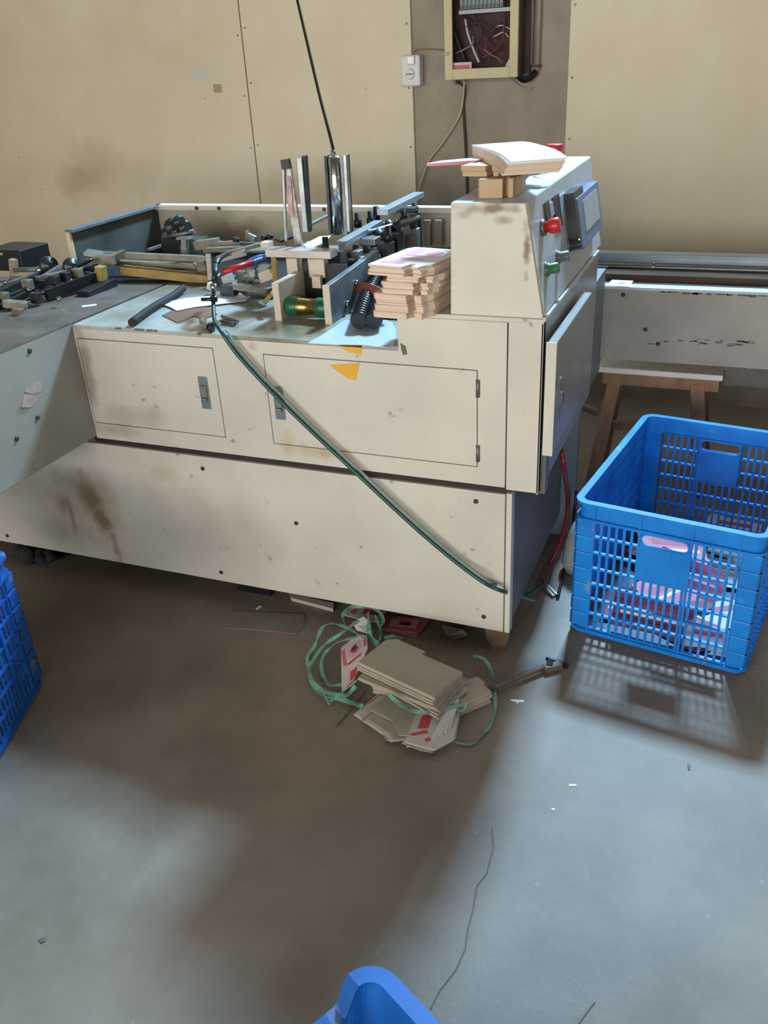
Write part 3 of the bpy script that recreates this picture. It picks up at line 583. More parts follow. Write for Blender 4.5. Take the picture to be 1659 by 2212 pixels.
spec = [  # z, dx, dy, rot, w, h
    (0, .005, 0, -4, .135, .030), (.0305, .008, .004, -6, .13, .010), (.041, .012, .004, -8, .135, .014), (.0555, .022, .006, -4, .125, .012), (.068, .026, .004, -6, .128, .015), (.0835, .030, .006, -3, .125, .014), (.098, .008, -.003, -8, .15, .012), (.1105, .009, .0, -10, .145, .010)]
names_ = ['bottom bundle of the pink-tan carton stack beside the console', 'thin second bundle from the bottom of the carton stack beside console', 'third bundle from the bottom of the carton stack beside the console', 'fourth bundle from the bottom of the carton stack beside console', 'fifth bundle from the bottom of the carton stack beside console', 'sixth bundle from the bottom of carton stack, beneath the two widest', 'wide bundle just under the pink printed top bundle of the carton stack', 'top bundle of the carton stack, with pink printed face, beside console']
for (z, dx, dy, rz_, w, h), lb in zip(spec, names_):
    bundle(lb, (-.254 + dx, .035 + dy, Z3 + .001 + z), rz_, w, .20, h, edge_m, whitep if z > .09 else kraft2, 'carton stack beside the console', printed=z > .105)
# on the console: tan box bundles, a fan of white sheets, pink sheets, crumpled wrap
zc = ctop + .0005
q = T(1072, 430, zc)
bx = bundle('lowest tan bundle of small boxes on the console top', (-.064, .125, zc), 4, .085, .13, .040, tan_m, tanflat, 'bundles on the console', layers=1)
bx2 = bundle('tan box bundle lying between the lowest bundle and the white sheets', (-.100, .165, zc + .0415), -6, .095, .14, .022, tan_m, tanflat, 'bundles on the console', layers=2)
fan = thing('sheet_fan', 'fanned stack of white printed blanks on top of the tan bundles', 'sheet stack', (0, 0, 0))
zf = zc + .0645
for k in range(9):
    w, d = .33, .125; ang = R(-3 + k * .4 + random.uniform(-.6, .6)); cx, cy = .0006 * k, .0006 * k
    Mx = Matrix.Translation((cx, cy, zf - zc + k * .0032)) @ Matrix.Rotation(ang, 4, 'Z')
    out = []
    nx_ = 9
    for i in range(nx_): out.append((-w / 2 + w * i / (nx_ - 1), -d / 2))
    for i in range(nx_): out.append((w / 2 - w * i / (nx_ - 1), d / 2))
    bend = lambda x, y: -.75 * max(0, abs(x - .0) - .05) ** 2 * (1 if x > 0 else .4)
    mb = MB(); M4 = Mx
    va = [mb.b.verts.new(M4 @ Vector((x, y, bend(x, y)))) for x, y in out]; vb = [mb.b.verts.new(M4 @ Vector((x, y, bend(x, y) + .003))) for x, y in out]; n = len(out)
    for i in range(nx_ - 1):
        mb.b.faces.new((va[i], va[n - 1 - i], va[n - 2 - i], va[i + 1])); mb.b.faces.new((vb[i], vb[i + 1], vb[n - 2 - i], vb[n - 1 - i]))
    for i in range(n): mb.b.faces.new((va[i], va[(i + 1) % n], vb[(i + 1) % n], vb[i]))
    mb.build('sheet', whitep if k > 6 else edge_m, fan)
fq = T(1098, 350, zf + .02)
fan.location = (-.055, .18, zc); fan.rotation_euler = (0, 0, R(-60))
pk = thing('pink_sheet_fan', 'pink printed sheets sticking out left under the white blanks', 'sheet stack', (0, 0, 0))
for k in range(4):
    MB().prism([(-.10, -.02 + .004 * k), (.02, -.05), (.05, .05), (-.04 - .01 * k, .045)], .002 * k, .002 * k + .0016, Matrix.Rotation(R(k * 5), 4, 'Z')).build('sheet', pinkp if k < 3 else mat('pale_pink_paper', '#e9c9d2', .6), pk)
pq = T(1012, 350, zf - .004); pk.location = (-.165, .20, zf + .0003 - .006); pk.rotation_euler = (R(-2), R(-3), 0)
wr = MB(); random.seed(3)
wc = T(1160, 405, zc)
for k in range(14):
    c0 = Vector((wc.x - .02 + random.uniform(-.03, .03), wc.y + .05 + random.uniform(-.05, .06), zc + random.uniform(.004, .03)))
    a = [c0 + Vector((random.uniform(-.045, .045), random.uniform(-.045, .045), random.uniform(0, .025))) for _ in range(3)]
    wr.poly(a, (0, 0, .0006))
tag(wr.build('crumpled_wrap', mat('pale_lilac_wrap', '#d9d6e6', .3)), 'crumpled pale plastic wrap on the console beside the tan bundles', 'plastic wrap')
tag(MB().box((0, 0, zc), (.10, .07, zc + .02), Matrix.Translation((-.150, .60, 0))).build('white_carton', whitep, bevel=.002), 'flat white carton lying behind the sheet fan by the red button', 'carton')

# ------------------------------------------------------------------ conveyor at the right
cv = thing('outfeed_conveyor', 'cream outfeed conveyor running right from the machine along the wall', 'conveyor', (.6, 1.3, 0))
cpaint = mat('greyed_cream_paint', '#aaa392', .5, var=.12, scale=4, spots=(22, .72, '#5c5348', .5))
yc = 1.123
pn = MB().box((.0, yc, .495), (1.5, yc + .012, .742)).build('conveyor_side_panel', cpaint, cv, bevel=.001)
tf = MB().box((.0, yc - .003, .742), (1.5, yc + .045, .752)).build('conveyor_top_flange', mat('pale_blue_white_paint', '#cdd3d8', .3), cv, bevel=.001)
MB().box((.0, yc + .05, .70), (1.5, 1.40, .728)).build('conveyor_belt', mat('worn_brown_belt', '#6b5a4a', .7, var=.3, scale=8, stretch=(.6, 4, 4), col2='#3c312a'), cv)
MB().box((.0, 1.30, .728), (1.5, 1.36, .752)).build('belt_guide', mat('brown_timber', '#665545', .7, var=.25, scale=8, stretch=(.5, 4, 4)), cv)
MB().box((-.06, 1.47, .755), (1.5, 1.52, .790)).build('steel_rail', mat('pale_steel_rail', '#9fb0bd', .25, .6, var=.1), cv, bevel=.003)
MB().box((-.06, 1.42, .742), (1.5, 1.45, .752)).build('lower_rail', dsteel, cv); MB().box((-.06, 1.40, .752), (1.5, 1.405, .757)).build('rail_strip', chrome, cv)
MB().box((-.06, 1.36, .66), (1.5, 1.55, .70)).build('conveyor_bed', black, cv)
for x in (.16, .9): MB().box((x, 1.44, .752), (x + .008, 1.45, .775)).build('rail_clip', chrome, cv)
for x in (.80, 1.40):
    for y in (yc + .02, 1.46): MB().box((x, y, 0), (x + .05, y + .05, .66)).build('leg', cpaint, cv)
for x, y in ((1346, 637), (1394, 712), (1421, 743)): 
    p = A(x, y, yc); MB().lathe((p.x, yc, p.z), (p.x, yc - .004, p.z), [(0, .0075), (1, .005)], 10).build('bolt', hole, cv)
sc = MB()
for k in range(34):
    px = 1400 + random.random() ** .7 * 230; p = A(px, 735 + (px - 1400) * .025 + random.gauss(0, 4), yc - .0001); w, h = random.uniform(.002, .012), random.uniform(.0006, .003)
    sc.box((p.x - w, yc - .0006, p.z - h), (p.x + w, yc + .002, p.z + h))
for k in range(14):
    p = A(1427 + k * 17 + random.uniform(-6, 6), 629 + k * .9, yc); w, h = random.uniform(.006, .016), random.uniform(.002, .006)
    sc.box((p.x - w, yc - .0006, .741 - h * 1.3), (p.x + w, yc + .002, .7415))
sc.build('scraped_paint', chip_m, cv, kind='stuff')
lt = flat('paper_tag', ((1310, 617), (1322, 605), (1368, 607), (1360, 620)), .7525, .0012, whitep, 'small white paper tag on the conveyor flange by the machine', 'tag')
MB().poly([T(x, y, .754) for x, y in ((1334, 611), (1348, 609), (1352, 613), (1340, 614))], (0, 0, .0003)).build('pen_mark', mat('faint_mark', '#b0aca4', .6), lt)

# stool tucked under the conveyor
st = thing('wooden_stool', 'low wooden stool with a pale board seat tucked under the conveyor', 'stool', (.245, 1.24, 0))
MB().box((.030, 1.13, .440), (.455, 1.36, .460)).build('seat', seatm, st, bevel=.003)
MB().box((.050, 1.14, .395), (.445, 1.16, .440)).build('apron', wood, st, bevel=.002); MB().box((.050, 1.33, .395), (.445, 1.35, .440)).build('apron', wood, st, bevel=.002)
for sx, xt in ((-1, .095), (1, .375)):
    for yt, yb in ((1.155, 1.125), (1.335, 1.365)):
        MB().bar((xt, yt, .42), (xt + sx * .055, yb, 0), .047, .035).build('leg', wood, st, bevel=.003)
MB().bar((.075, 1.24, .2), (.42, 1.24, .2), .025, .03).build('stretcher', wood, st)
tp = thing('cardboard_scrap', 'torn brown cardboard hanging at the conveyor underside right of the stool', 'cardboard', (.6, 1.17, .4))
MB().prism([(0, 0), (.28, 0), (.28, .085), (.2, .082), (.13, .088), (.06, .08), (0, .09)], 0, .006, Matrix.Translation((.46, 1.20, .405)) @ Matrix.Rotation(R(90), 4, 'X')).build('torn_sheet', mat('dusty_cardboard', '#6f675b', .8, var=.15), tp)
MB().prism([(0, 0), (.05, -.006), (.04, .006), (.01, .012)], 0, .004, Matrix.Translation((.49, 1.194, .477)) @ Matrix.Rotation(R(90), 4, 'X')).build('torn_edge', mat('torn_pale_paper', '#bdb3a2', .8), tp)

# ------------------------------------------------------------------ blue crates
def crate_rim(w, d, lip, r=.028):
    pts = []
    for cx, cy, a0 in ((w / 2 - r, d / 2 - r, 0), (-w / 2 + r, d / 2 - r, 90), (-w / 2 + r, -d / 2 + r, 180), (w / 2 - r, -d / 2 + r, 270)):
        for k in range(7): a = R(a0 + 15 * k); pts.append((cx + r * math.cos(a), cy + r * math.sin(a), math.cos(a), math.sin(a)))
    return pts
def make_crate(label, W=.47, L=.66, H=.42, m=bluep):
    t = thing('plastic_crate', label, 'crate', (0, 0, 0), 'blue plastic crates')
    def band(name, z0, z1, o0, o1, th):   # closed ring: bottom z0, top z1, outward offset o0/o1 (outer), thickness inwards
        mb = MB(); rings = []
        for x, y, nx_, ny in crate_rim(W, L, 0):
            rings.append([mb.b.verts.new((x + nx_ * o, y + ny * o, z)) for o, z in ((o0, z0), (o1, z1), (o1 - th, z1), (o0 - th, z0))])
        for i in range(len(rings)):
            a, b = rings[i], rings[(i + 1) % len(rings)]
            for k in range(4): mb.b.faces.new((a[k], b[k], b[(k + 1) % 4], a[(k + 1) % 4]))
        return mb.build(name, m, t)
    zt = H - .052
    band('rim_band', zt, H - .004, .0, .0, .006); band('rim_lip', H - .008, H, .012, .012, .020); band('rib_ring', zt - .004, zt + .004, .009, .009, .012)
    band('base_band', .0, .022, .0, .0, .006); band('base_foot', .008, .018, .008, .008, .012)
    MB().box((-W / 2 + .006, -L / 2 + .006, .006), (W / 2 - .006, L / 2 - .006, .011)).build('crate_floor', mat('dusty_crate_floor', '#3a5068', .6, var=.25, scale=14), t)
    rows = 7; rh = (zt - .022) / rows
    for sx in (-1, 1):
        for sy in (-1, 1):
            mb = MB()
            x0, y0 = sx * W / 2, sy * L / 2
            for k in range(rows):      # puffed corner segments, one to a row
                za, zb_ = .022 + k * rh, .022 + (k + 1) * rh
                e = .004
                mb.box((min(x0 + sx * e, x0 - sx * .047), min(y0 + sy * e, y0 - sy * .005), za + .004), (max(x0 + sx * e, x0 - sx * .047), max(y0 + sy * e, y0 - sy * .005), zb_ - .004))
                mb.box((min(x0 + sx * e, x0 - sx * .005), min(y0 + sy * e, y0 - sy * .047), za + .004), (max(x0 + sx * e, x0 - sx * .005), max(y0 + sy * e, y0 - sy * .047), zb_ - .004))
            mb.box((min(x0, x0 - sx * .049), min(y0, y0 - sy * .004), .02), (max(x0, x0 - sx * .049), max(y0, y0 - sy * .004), zt)).box((min(x0, x0 - sx * .004), min(y0, y0 - sy * .049), .02), (max(x0, x0 - sx * .004), max(y0, y0 - sy * .049), zt))
            mb.build('corner_post', m, t, bevel=.003)
    def lattice(length, n, handle):
        """a wall in its own plane: u along, z up, v outwards; returns list of boxes"""
        out = []; u0, u1 = -length / 2 + .047, length / 2 - .056; pitch = (u1 - u0) / n; hw = .066
        for i in range(n + 1):
            u = u0 + i * pitch
            top = zt
            if handle and abs(u) < hw - .002: top = .022 + 4 * rh
            out.append((u - .0036, u + .0036, .02, top, 0, .004))
        for k in range(0, rows + 1):
            z = .022 + k * rh
            if handle and k > 4 and k < rows: segs = ((u0, -hw), (hw, u1))
            else: segs = ((u0, u1),)
            for a, b in segs: out.append((a, b, z - .0028, z + .0028, -.002, .0075))
        for u in ((-hw, hw) if handle else (-.2, -.066, .066, .2)): out.append((u - .003, u + .003, .004, H - .01, 0, .0085))
        for u in (u0, u1): out.append((u - .003, u + .003, .004, H - .01, 0, .0085))
        return out, hw, rh
    for side in range(4):
        Mx = Matrix.Rotation(R(90 * side), 4, 'Z'); endw = side % 2 == 0
        length, dist = (W, L / 2) if endw else (L, W / 2)
        bx_, hw, _ = lattice(length, 18 if endw else 28, endw)
        mb = MB()
        for u0, u1, z0, z1, v0, v1 in bx_: mb.box((u0, -dist - v1 + .004, z0), (u1, -dist - v0 + .004, z1), Mx)
        wl = mb.build('end_lattice' if endw else 'side_lattice', m, t)
        if endw:     # handle panel with a rounded grip slot
            hp_ = MB(); z0, z1 = .022 + 4 * rh, zt; zc_ = z1 - .024; hh, hx = .0165, .0615
            hp_.box((-hw, -dist - .003, z0), (hw, -dist + .004, zc_ - hh), Mx); hp_.box((-hw, -dist - .003, zc_ + hh), (hw, -dist + .004, z1 + .002), Mx)
            for s in (-1, 1):
                o_ = [(s * hw, zc_ - hh), (s * hw, zc_ + hh)] + [(s * (hx - hh + hh * math.cos(a)), zc_ + hh * math.sin(a)) for a in [R(90 - 18 * k) for k in range(11)]]
                Mp = Mx @ Matrix(((1, 0, 0, 0), (0, 0, -1, -dist + .004), (0, 1, 0, 0), (0, 0, 0, 1)))
                hp_.prism(o_, 0, .007, Mp)
            hp_.build('handle_panel', m, wl)
            g_ = MB()
            ring = [(s * (hx - hh) + hh * math.cos(a), zc_ + hh * math.sin(a)) for s, aa in ((1, range(-90, 91, 18)), (-1, range(90, 271, 18))) for a in [R(x) for x in aa]]
            g_.tube([Mx @ Vector((x, -dist - .003, z)) for x, z in ring + ring[:1]], .003, 6, smooth=False); g_.build('handle_grip', m, wl)
    for k in range(1, 7): pass
    return t
c1 = make_crate('open blue lattice crate on the floor at right, in front of the stool', m=bluep)
c1.location = (.425, .455, 0); c1.rotation_euler = (0, 0, R(-9))
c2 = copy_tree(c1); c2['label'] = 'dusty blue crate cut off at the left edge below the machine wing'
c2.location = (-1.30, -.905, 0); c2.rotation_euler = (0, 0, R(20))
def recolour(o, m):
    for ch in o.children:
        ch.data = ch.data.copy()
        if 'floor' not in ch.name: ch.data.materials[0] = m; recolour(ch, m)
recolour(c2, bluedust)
# near crate: a tub with raised corners and dipped sides
def make_tub(label, W=.44, L=.60, H=.20, m=bluep):
    t = thing('plastic_crate', label, 'crate', (0, 0, 0), 'blue plastic crates')
    path = []; r = .035
    cs_ = ((W / 2 - r, L / 2 - r, 0), (-W / 2 + r, L / 2 - r, 90), (-W / 2 + r, -L / 2 + r, 180), (W / 2 - r, -L / 2 + r, 270))
    for i, (cx, cy, a0) in enumerate(cs_):
        for k in range(7): a = R(a0 + 15 * k); path.append((cx + r * math.cos(a), cy + r * math.sin(a), math.cos(a), math.sin(a), 0))
        nx_ = cs_[(i + 1) % 4]; a = R(a0 + 90); p0 = Vector((cx + r * math.cos(a), cy + r * math.sin(a))); p1 = Vector((nx_[0] + r * math.cos(a), nx_[1] + r * math.sin(a)))
        for k in range(1, 64):
            q = p0.lerp(p1, k / 64); s = min(k / 64, 1 - k / 64) * (p1 - p0).length
            dip = 0 if i in (0, 2) else .05 * min(1, s / .034) ** 2 * (3 - 2 * min(1, s / .034))
            path.append((q.x, q.y, math.cos(a), math.sin(a), dip))
    n = len(path); lip = MB(); wallb = MB(); lr, wr_ = [], []
    for x, y, nx_, ny, dip in path:
        z = H - dip
        lr.append([lip.b.verts.new((x + nx_ * o, y + ny * o, z + dz)) for o, dz in ((.018, -.018), (.020, 0), (-.008, 0), (-.008, -.006), (.014, -.006), (.014, -.018))])
        wr_.append([wallb.b.verts.new((x * f + nx_ * o, y * f + ny * o, zz)) for f, o, zz in ((.9, 0, .0), (1, 0, z - .003), (1, -.005, z - .003), (.9, -.005, .005))])
    for rs_, mb in ((lr, lip), (wr_, wallb)):
        for i in range(n):
            a, b = rs_[i], rs_[(i + 1) % n]; k_ = len(a)
            for k in range(k_): mb.b.faces.new((a[k], b[k], b[(k + 1) % k_], a[(k + 1) % k_]))
    lip.build('rim_lip', m, t); wallb.build('tub_wall', m, t)
    MB().box((-W * .45, -L * .45, 0), (W * .45, L * .45, .006)).build('crate_floor', m, t)
    return t
c3 = make_tub('blue crate with raised corner cut off at the bottom edge of the photo', m=mat('shaded_scuffed_blue_plastic', '#0d5fb0', .5, 0, var=.12, scale=14, spots=(16, .62, '#7f93a5', .4)))  # blue darkened to paint in the console's shadow; grey spots are scuffs
e0, e1 = T(800, 2080, .2), T(935, 2212, .2); xd = (T(935, 2212, .2) - T(822, 2090, .2)).normalized(); yd = Vector((-xd.y, xd.x, 0)); ang = math.atan2(xd.y, xd.x)
cc = T(806, 2084, .2) + xd * .225 - yd * .305
c3.location = (cc.x, cc.y, 0); c3.rotation_euler = (0, 0, ang)

# loose cartons lying in the right-hand crate
random.seed(11)
Mc = Matrix.Translation((.425, .455, 0)) @ Matrix.Rotation(R(-9), 4, 'Z')
def blank(w, h):
    return [(-w / 2, -h / 2), (w * .2, -h / 2), (w * .22, -h * .58), (w * .42, -h * .58), (w * .45, -h / 2), (w / 2, -h * .4), (w / 2, h * .42), (w * .3, h / 2), (-w * .2, h / 2), (-w * .24, h * .6), (-w * .44, h * .6), (-w / 2, h * .45)]
lay = [  # x, y, z, rz, tilt x, tilt y, w, h, material, words
    (-.10, -.19, .020, 12, 4, 3, .17, .13, 'r', 'dark red carton blank flat in the front left of the right-hand crate'), (.06, -.22, .022, -20, 5, -4, .18, .13, 'r', 'dark red carton blank flat in the front middle of the right-hand crate'),
    (.14, -.10, .020, 40, 4, 0, .16, .12, 'w', 'pale grey carton blank on the floor of right-hand crate, front right'), (-.02, -.10, .050, 60, 10, 0, .17, .13, 'p', 'pink carton blank lying over the others in the right-hand crate'),
    (.10, .12, .026, 10, 3, 3, .2, .15, 'w', 'white carton sheet at the middle of the right-hand crate'), (.12, .25, .030, -12, 5, 2, .19, .10, 'w', 'white carton sheet along the back wall of the right-hand crate'),
    (-.02, -.283, .085, 3, 80, 0, .22, .11, 'r', 'red carton leaning upright behind the front lattice of the crate'), (.055, -.262, .225, -8, 72, 4, .19, .085, 'p', 'pink carton propped high behind the crate handle slot'), (.13, -.28, .055, 8, 78, 0, .12, .07, 'w', 'small white carton leaning behind front lattice at right')]
Mi = Mc.inverted(); h1, h2, h3 = Mi @ T(1452, 1184, .10), Mi @ T(1590, 1142, .04), Mi @ T(1450, 1300, .03)
lay += [(h1.x, h1.y, .098, 20, 6, 3, .20, .15, 'p', 'large pink carton lying on top of the heap, seen through the crate handle slot'), (h2.x - .01, h2.y, .040, 4, 4, 0, .17, .11, 'w', 'white carton sheet near the right back corner inside the crate'),
        (h1.x - .03, h1.y + .02, .060, -30, 4, -3, .2, .14, 'r', 'dark red carton under the large pink one in the right-hand crate'), (h3.x, h3.y, .045, 50, 5, 3, .2, .14, 'r', 'dark red carton low at the crate centre behind the handle panel')]
for x, y, z, rz_, tx, ty, w, h, k, lb in lay:
    t = thing('carton_blank', lb, 'carton', (0, 0, 0), 'cartons in the right-hand crate')
    mm = {'r': dimred, 'p': mat('rose_board', '#c4707c', .65), 'w': kraft2}[k]
    MB().prism(blank(w, h), 0, .0025).build('board', mm, t)
    if k != 'w':
        MB().prism([(-w * .4, -h * .1), (w * .4, -h * .1), (w * .4, -h * .02), (-w * .4, -h * .02)], .0025, .003).build('print_block', whitep, t)
    MB().prism([(-w * .3, h * .1), (w * .3, h * .1), (w * .3, h * .3), (-w * .3, h * .3)], .0025, .003).build('print_block', mat('rose_print', '#a8485a', .6), t)
    t.matrix_world = Mc @ Matrix.Translation((x, y, z)) @ Euler((R(tx), R(ty), R(rz_))).to_matrix().to_4x4()

# ------------------------------------------------------------------ carton pile on the floor
def rect(w, d, step=.0): return [(-w / 2, -d / 2), (w / 2, -d / 2), (w / 2, d / 2), (-w * .02, d / 2), (-w * .02, d / 2 + step), (-w * .42, d / 2 + step), (-w / 2, d / 2 - step * .3)]
def slab(label, c, rz_, w, d, z, h, m, tilt=(0, 0), layers=4, step=.015):
    t = thing('board_bundle', label, 'board bundle', (0, 0, 0), 'bundles of grey board on the floor')
    for i in range(layers):
        dx, dy = random.uniform(-.004, .004), random.uniform(-.004, .004)
        MB().prism([(x + dx, y + dy) for x, y in rect(w, d, step)], i * h / layers + .0004, (i + 1) * h / layers).build('board', m, t)
    t.matrix_world = Matrix.Translation((c[0], c[1], z)) @ Euler((R(tilt[0]), R(tilt[1]), R(rz_))).to_matrix().to_4x4()
    return t
pa = math.degrees(math.atan2(-.067, .246))
slab('lowest bundle of folded grey board on the floor', (-.175, -.225, 0), pa + 8, .23, .13, .001, .028, kraft)
slab('second bundle of folded grey board, turned slightly under the top one', (-.178, -.252, 0), pa - 6, .24, .125, .031, .024, kraft)
slab('third bundle of grey board fanned out under the top slab', (-.19, -.268, 0), pa + 3, .235, .13, .057, .018, kraft)
slab('top slab of folded grey board on the floor pile', (-.195, -.262, 0), pa - 2, .245, .120, .0765, .026, kraft)
slab('small grey board bundle at the right end of the pile', (-.052, -.235, 0), pa - 24, .07, .10, .001, .04, kraft, step=.006)
# loose light flap hanging from the bundle's front
tag(MB().poly([T(885, 1482, .075), T(945, 1525, .05), T(940, 1530, .045), T(880, 1492, .065)], (0, .002, .003)).build('board_flap', mat('pale_flap', '#d8c9b5', .7)), 'pale loose strip of board sticking out of the pile front', 'board')
def sheet_on(label, pts, z, dz, m, prints=(), name='printed_sheet', group='loose printed blanks by the pile'):
    t = thing(name, label, 'sheet', (0, 0, 0), group)
    P3 = [T(x, y, zz) for (x, y), zz in zip(pts, z)] if not isinstance(z, (int, float)) else [T(x, y, z) for x, y in pts]
    MB().poly(P3, (0, 0, dz)).build('board', m, t)
    nrm = (P3[1] - P3[0]).cross(P3[2] - P3[0]).normalized()
    if nrm.z < 0: nrm = -nrm
    for pr, mm in prints:
        MB().poly([on(x, y, P3[0] + Vector((0, 0, dz)), nrm) + nrm * .0006 for x, y in pr], (0, 0, .0004)).build('print_block', mm, t)
    return t
hi = mat('pink_red_print', '#d8707a', .6, var=.08, scale=40)
# fan of sheets in front
fanp = [((765, 1545), (822, 1497), (905, 1512), (880, 1580), (832, 1592)), ((800, 1535), (840, 1500), (930, 1512), (905, 1590), (862, 1590), (846, 1558)),
        ((876, 1605), (900, 1540), (1000, 1510), (980, 1600), (940, 1622)), ((878, 1615), (905, 1545), (1003, 1505), (985, 1595), (937, 1636))]
fl_ = ['grey-white blank spread leftmost in front of the floor pile', 'grey blank second from left in front of the floor pile', 'white blank with a red block at the front right of the pile', 'lowest white blank at the front tip of the pile']
sheet_on(fl_[3], fanp[3], (.002, .002, .002, .002), .003, kraft2)
sheet_on(fl_[0], fanp[0], .002, .004, kraft2, [((( 795, 1520), (822, 1498), (828, 1500), (800, 1522)), redprint)])
sheaf = thing('sheet_sheaf', 'fanned sheaf of thin grey-white blanks under the front of the floor pile', 'sheet stack', T(830, 1560, 0))
for k in range(6):
    f = k / 5; off = Vector((22 * f + 3 * (k % 2), 10 * f + 9 * math.sin(f * 3), 0))
    MB().poly([T(x + off.x, y + off.y, .0065 + .0016 * k) for x, y in ((770, 1544), (820, 1503), (895, 1512), (872, 1578), (848, 1586), (826, 1588), (818, 1574))], (0, 0, .0014)).build('blank', kraft if k in (2, 5) else kraft2, sheaf)
sheet_on(fl_[1], fanp[1], .019, .003, kraft)
for k in range(4):
    MB().poly([T(x + 4 * k, y - 5 * k, .0145 + .0012 * k) for x, y in ((868, 1606), (884, 1572), (940, 1560), (952, 1600), (935, 1626), (908, 1622))], (0, 0, .001)).build('blank', kraft2, sheaf)
sheet_on(fl_[2], fanp[2], .0205, .003, kraft2, [(((902, 1574), (912, 1547), (934, 1544), (924, 1574)), redprint), (((884, 1586), (922, 1578), (924, 1584), (892, 1590)), redprint), (((917, 1596), (930, 1594), (932, 1601), (920, 1602)), redprint)])
curl_m = mat('pale_grey_curl', '#b9b9bb', .6)
for k in range(6):
    t = thing('curled_sheet', ['curled blank lying furthest left in the curled right part of the floor fan', 'second curled blank from the left in the floor fan', 'third curled blank from the left in the floor fan', 'third curled blank from the right in the floor fan', 'second curled blank from the right in the floor fan', 'curled blank lying furthest right in the floor fan'][k], 'sheet', (0, 0, 0), 'curled blanks at the pile')
    b0_, b1_ = T(928 + k * 9, 1624 - k * 7, .004), T(985 + k * 2, 1522 - k * 2, .03); s = (b1_ - b0_).cross(Vector((0, 0, 1))).normalized()
    mb = MB(); prev = None
    for i in range(9):
        a = i / 8 * math.pi * .75; off = s * (-.018 * i / 8 + .010 * math.sin(a)) + Vector((0, 0, .014 * math.sin(a) + .002 + k * .001))
        ring = [mb.b.verts.new(p + off + d) for p in (b0_, b1_) for d in (Vector(), Vector((0, 0, .002)))]
        if prev:
            for q in ((0, 2), (2, 3), (3, 1), (1, 0)): mb.b.faces.new((prev[q[0]], prev[q[1]], ring[q[1]], ring[q[0]]))
        prev = ring
    mb.build('board', curl_m if k % 2 else kraft2, t)
# red printed cards
cz = (.045, .075, .075, .05, .02, .015)
sheet_on('red and white printed carton standing at the left of the pile', ((737, 1400), (772, 1372), (793, 1374), (794, 1402), (760, 1482), (738, 1492)), .035, .002, mat('pink_white_card', '#e3d6d4', .6), [
    (((738, 1408), (744, 1402), (749, 1438), (742, 1440)), hi), (((786, 1376), (792, 1376), (791, 1395), (785, 1398)), hi), (((752, 1404), (774, 1383), (778, 1386), (777, 1402), (762, 1420), (754, 1422)), mat('pale_red_frame', '#e6b3b6', .6)),
    (((758, 1404), (768, 1392), (774, 1398), (770, 1408), (760, 1412)), hi), (((751, 1434), (780, 1411), (780, 1415), (752, 1438)), redprint), (((757, 1452), (771, 1440), (769, 1460), (756, 1472)), redprint), (((748, 1484), (766, 1466), (767, 1468), (750, 1487)), hi)])
sheet_on('red printed carton sheet lying half under the machine panel', ((835, 1330), (932, 1338), (900, 1376), (826, 1362)), .004, .002, mat('dull_red_sheet', '#b0585a', .65), [
    (((846, 1336), (908, 1340), (898, 1357), (840, 1352)), mat('dusty_pink_print', '#c98a86', .6)), (((864, 1339), (890, 1341), (886, 1353), (862, 1350)), mat('brick_print', '#a8453f', .6)), (((832, 1357), (898, 1366), (897, 1369), (830, 1361)), MATS['dusty_pink_print'])])
sheet_on('white and red printed card under the machine edge behind straps', ((745, 1330), (760, 1305), (835, 1318), (822, 1345), (790, 1342)), .012, .002, mat('pink_white_card', '#e3d6d4', .6), [
    (((757, 1325), (764, 1308), (774, 1310), (768, 1328)), hi), (((782, 1326), (790, 1312), (826, 1319), (816, 1330)), redprint)])
sheet_on('crumpled white paper tangled in the green straps', ((762, 1345), (785, 1333), (800, 1345), (792, 1368), (770, 1362)), (.03, .04, .03, .035, .025), .002, whitep)
sheet_on('crumpled grey paper under the machine by its front foot', ((955, 1352), (1000, 1362), (1010, 1372), (982, 1382), (965, 1374)), (.01, .02, .012, .01, .008), .003, mat('dirty_paper', '#8d857a', .8))
tag(MB().poly([T(x, y, .001) for x, y in ((626, 1287), (722, 1310), (720, 1322), (630, 1298))], (0, 0, .012)).build('white_board_strip', mat('dull_white_board', '#b5b1a5', .7)), 'dull white board strip sticking out below the machine panel', 'board')
# green strapping
sp = thing('green_strapping', 'loose loops of green plastic strapping around the floor carton pile', 'strapping', T(760, 1420, 0))
def strap_(pts, w=.012, tilt=.3, tw=.4):
    MB().strap([T(x, y, z) for x, y, z in pts], w, .0009, tilt, tw).build('strap_loop', strap_m, sp)
strap_([(790, 1380, .07), (760, 1362, .07), (728, 1348, .06), (700, 1352, .05), (686, 1378, .035), (678, 1398, .02), (664, 1420, .012), (668, 1450, .01), (676, 1478, .014), (700, 1500, .016), (735, 1510, .014), (770, 1522, .01), (784, 1526, .01)])
strap_([(800, 1358, .05), (770, 1375, .06), (735, 1385, .05), (712, 1400, .03), (697, 1420, .016), (694, 1445, .012), (702, 1468, .01), (712, 1480, .01), (745, 1478, .02)], .010)
strap_([(668, 1440, .02), (690, 1405, .03), (712, 1385, .04), (740, 1366, .06), (775, 1340, .06)], .010)
strap_([(670, 1468, .012), (690, 1488, .02), (720, 1500, .02), (748, 1502, .02), (768, 1482, .04)], .013)
strap_([(700, 1492, .02), (702, 1505, .015), (712, 1522, .006)], .005); strap_([(708, 1520, .004), (735, 1498, .02), (770, 1470, .045)], .006)
strap_([(745, 1348, .03), (740, 1330, .05), (758, 1312, .05), (790, 1310, .05), (815, 1318, .05), (828, 1340, .04), (820, 1358, .03)], .012, .8)
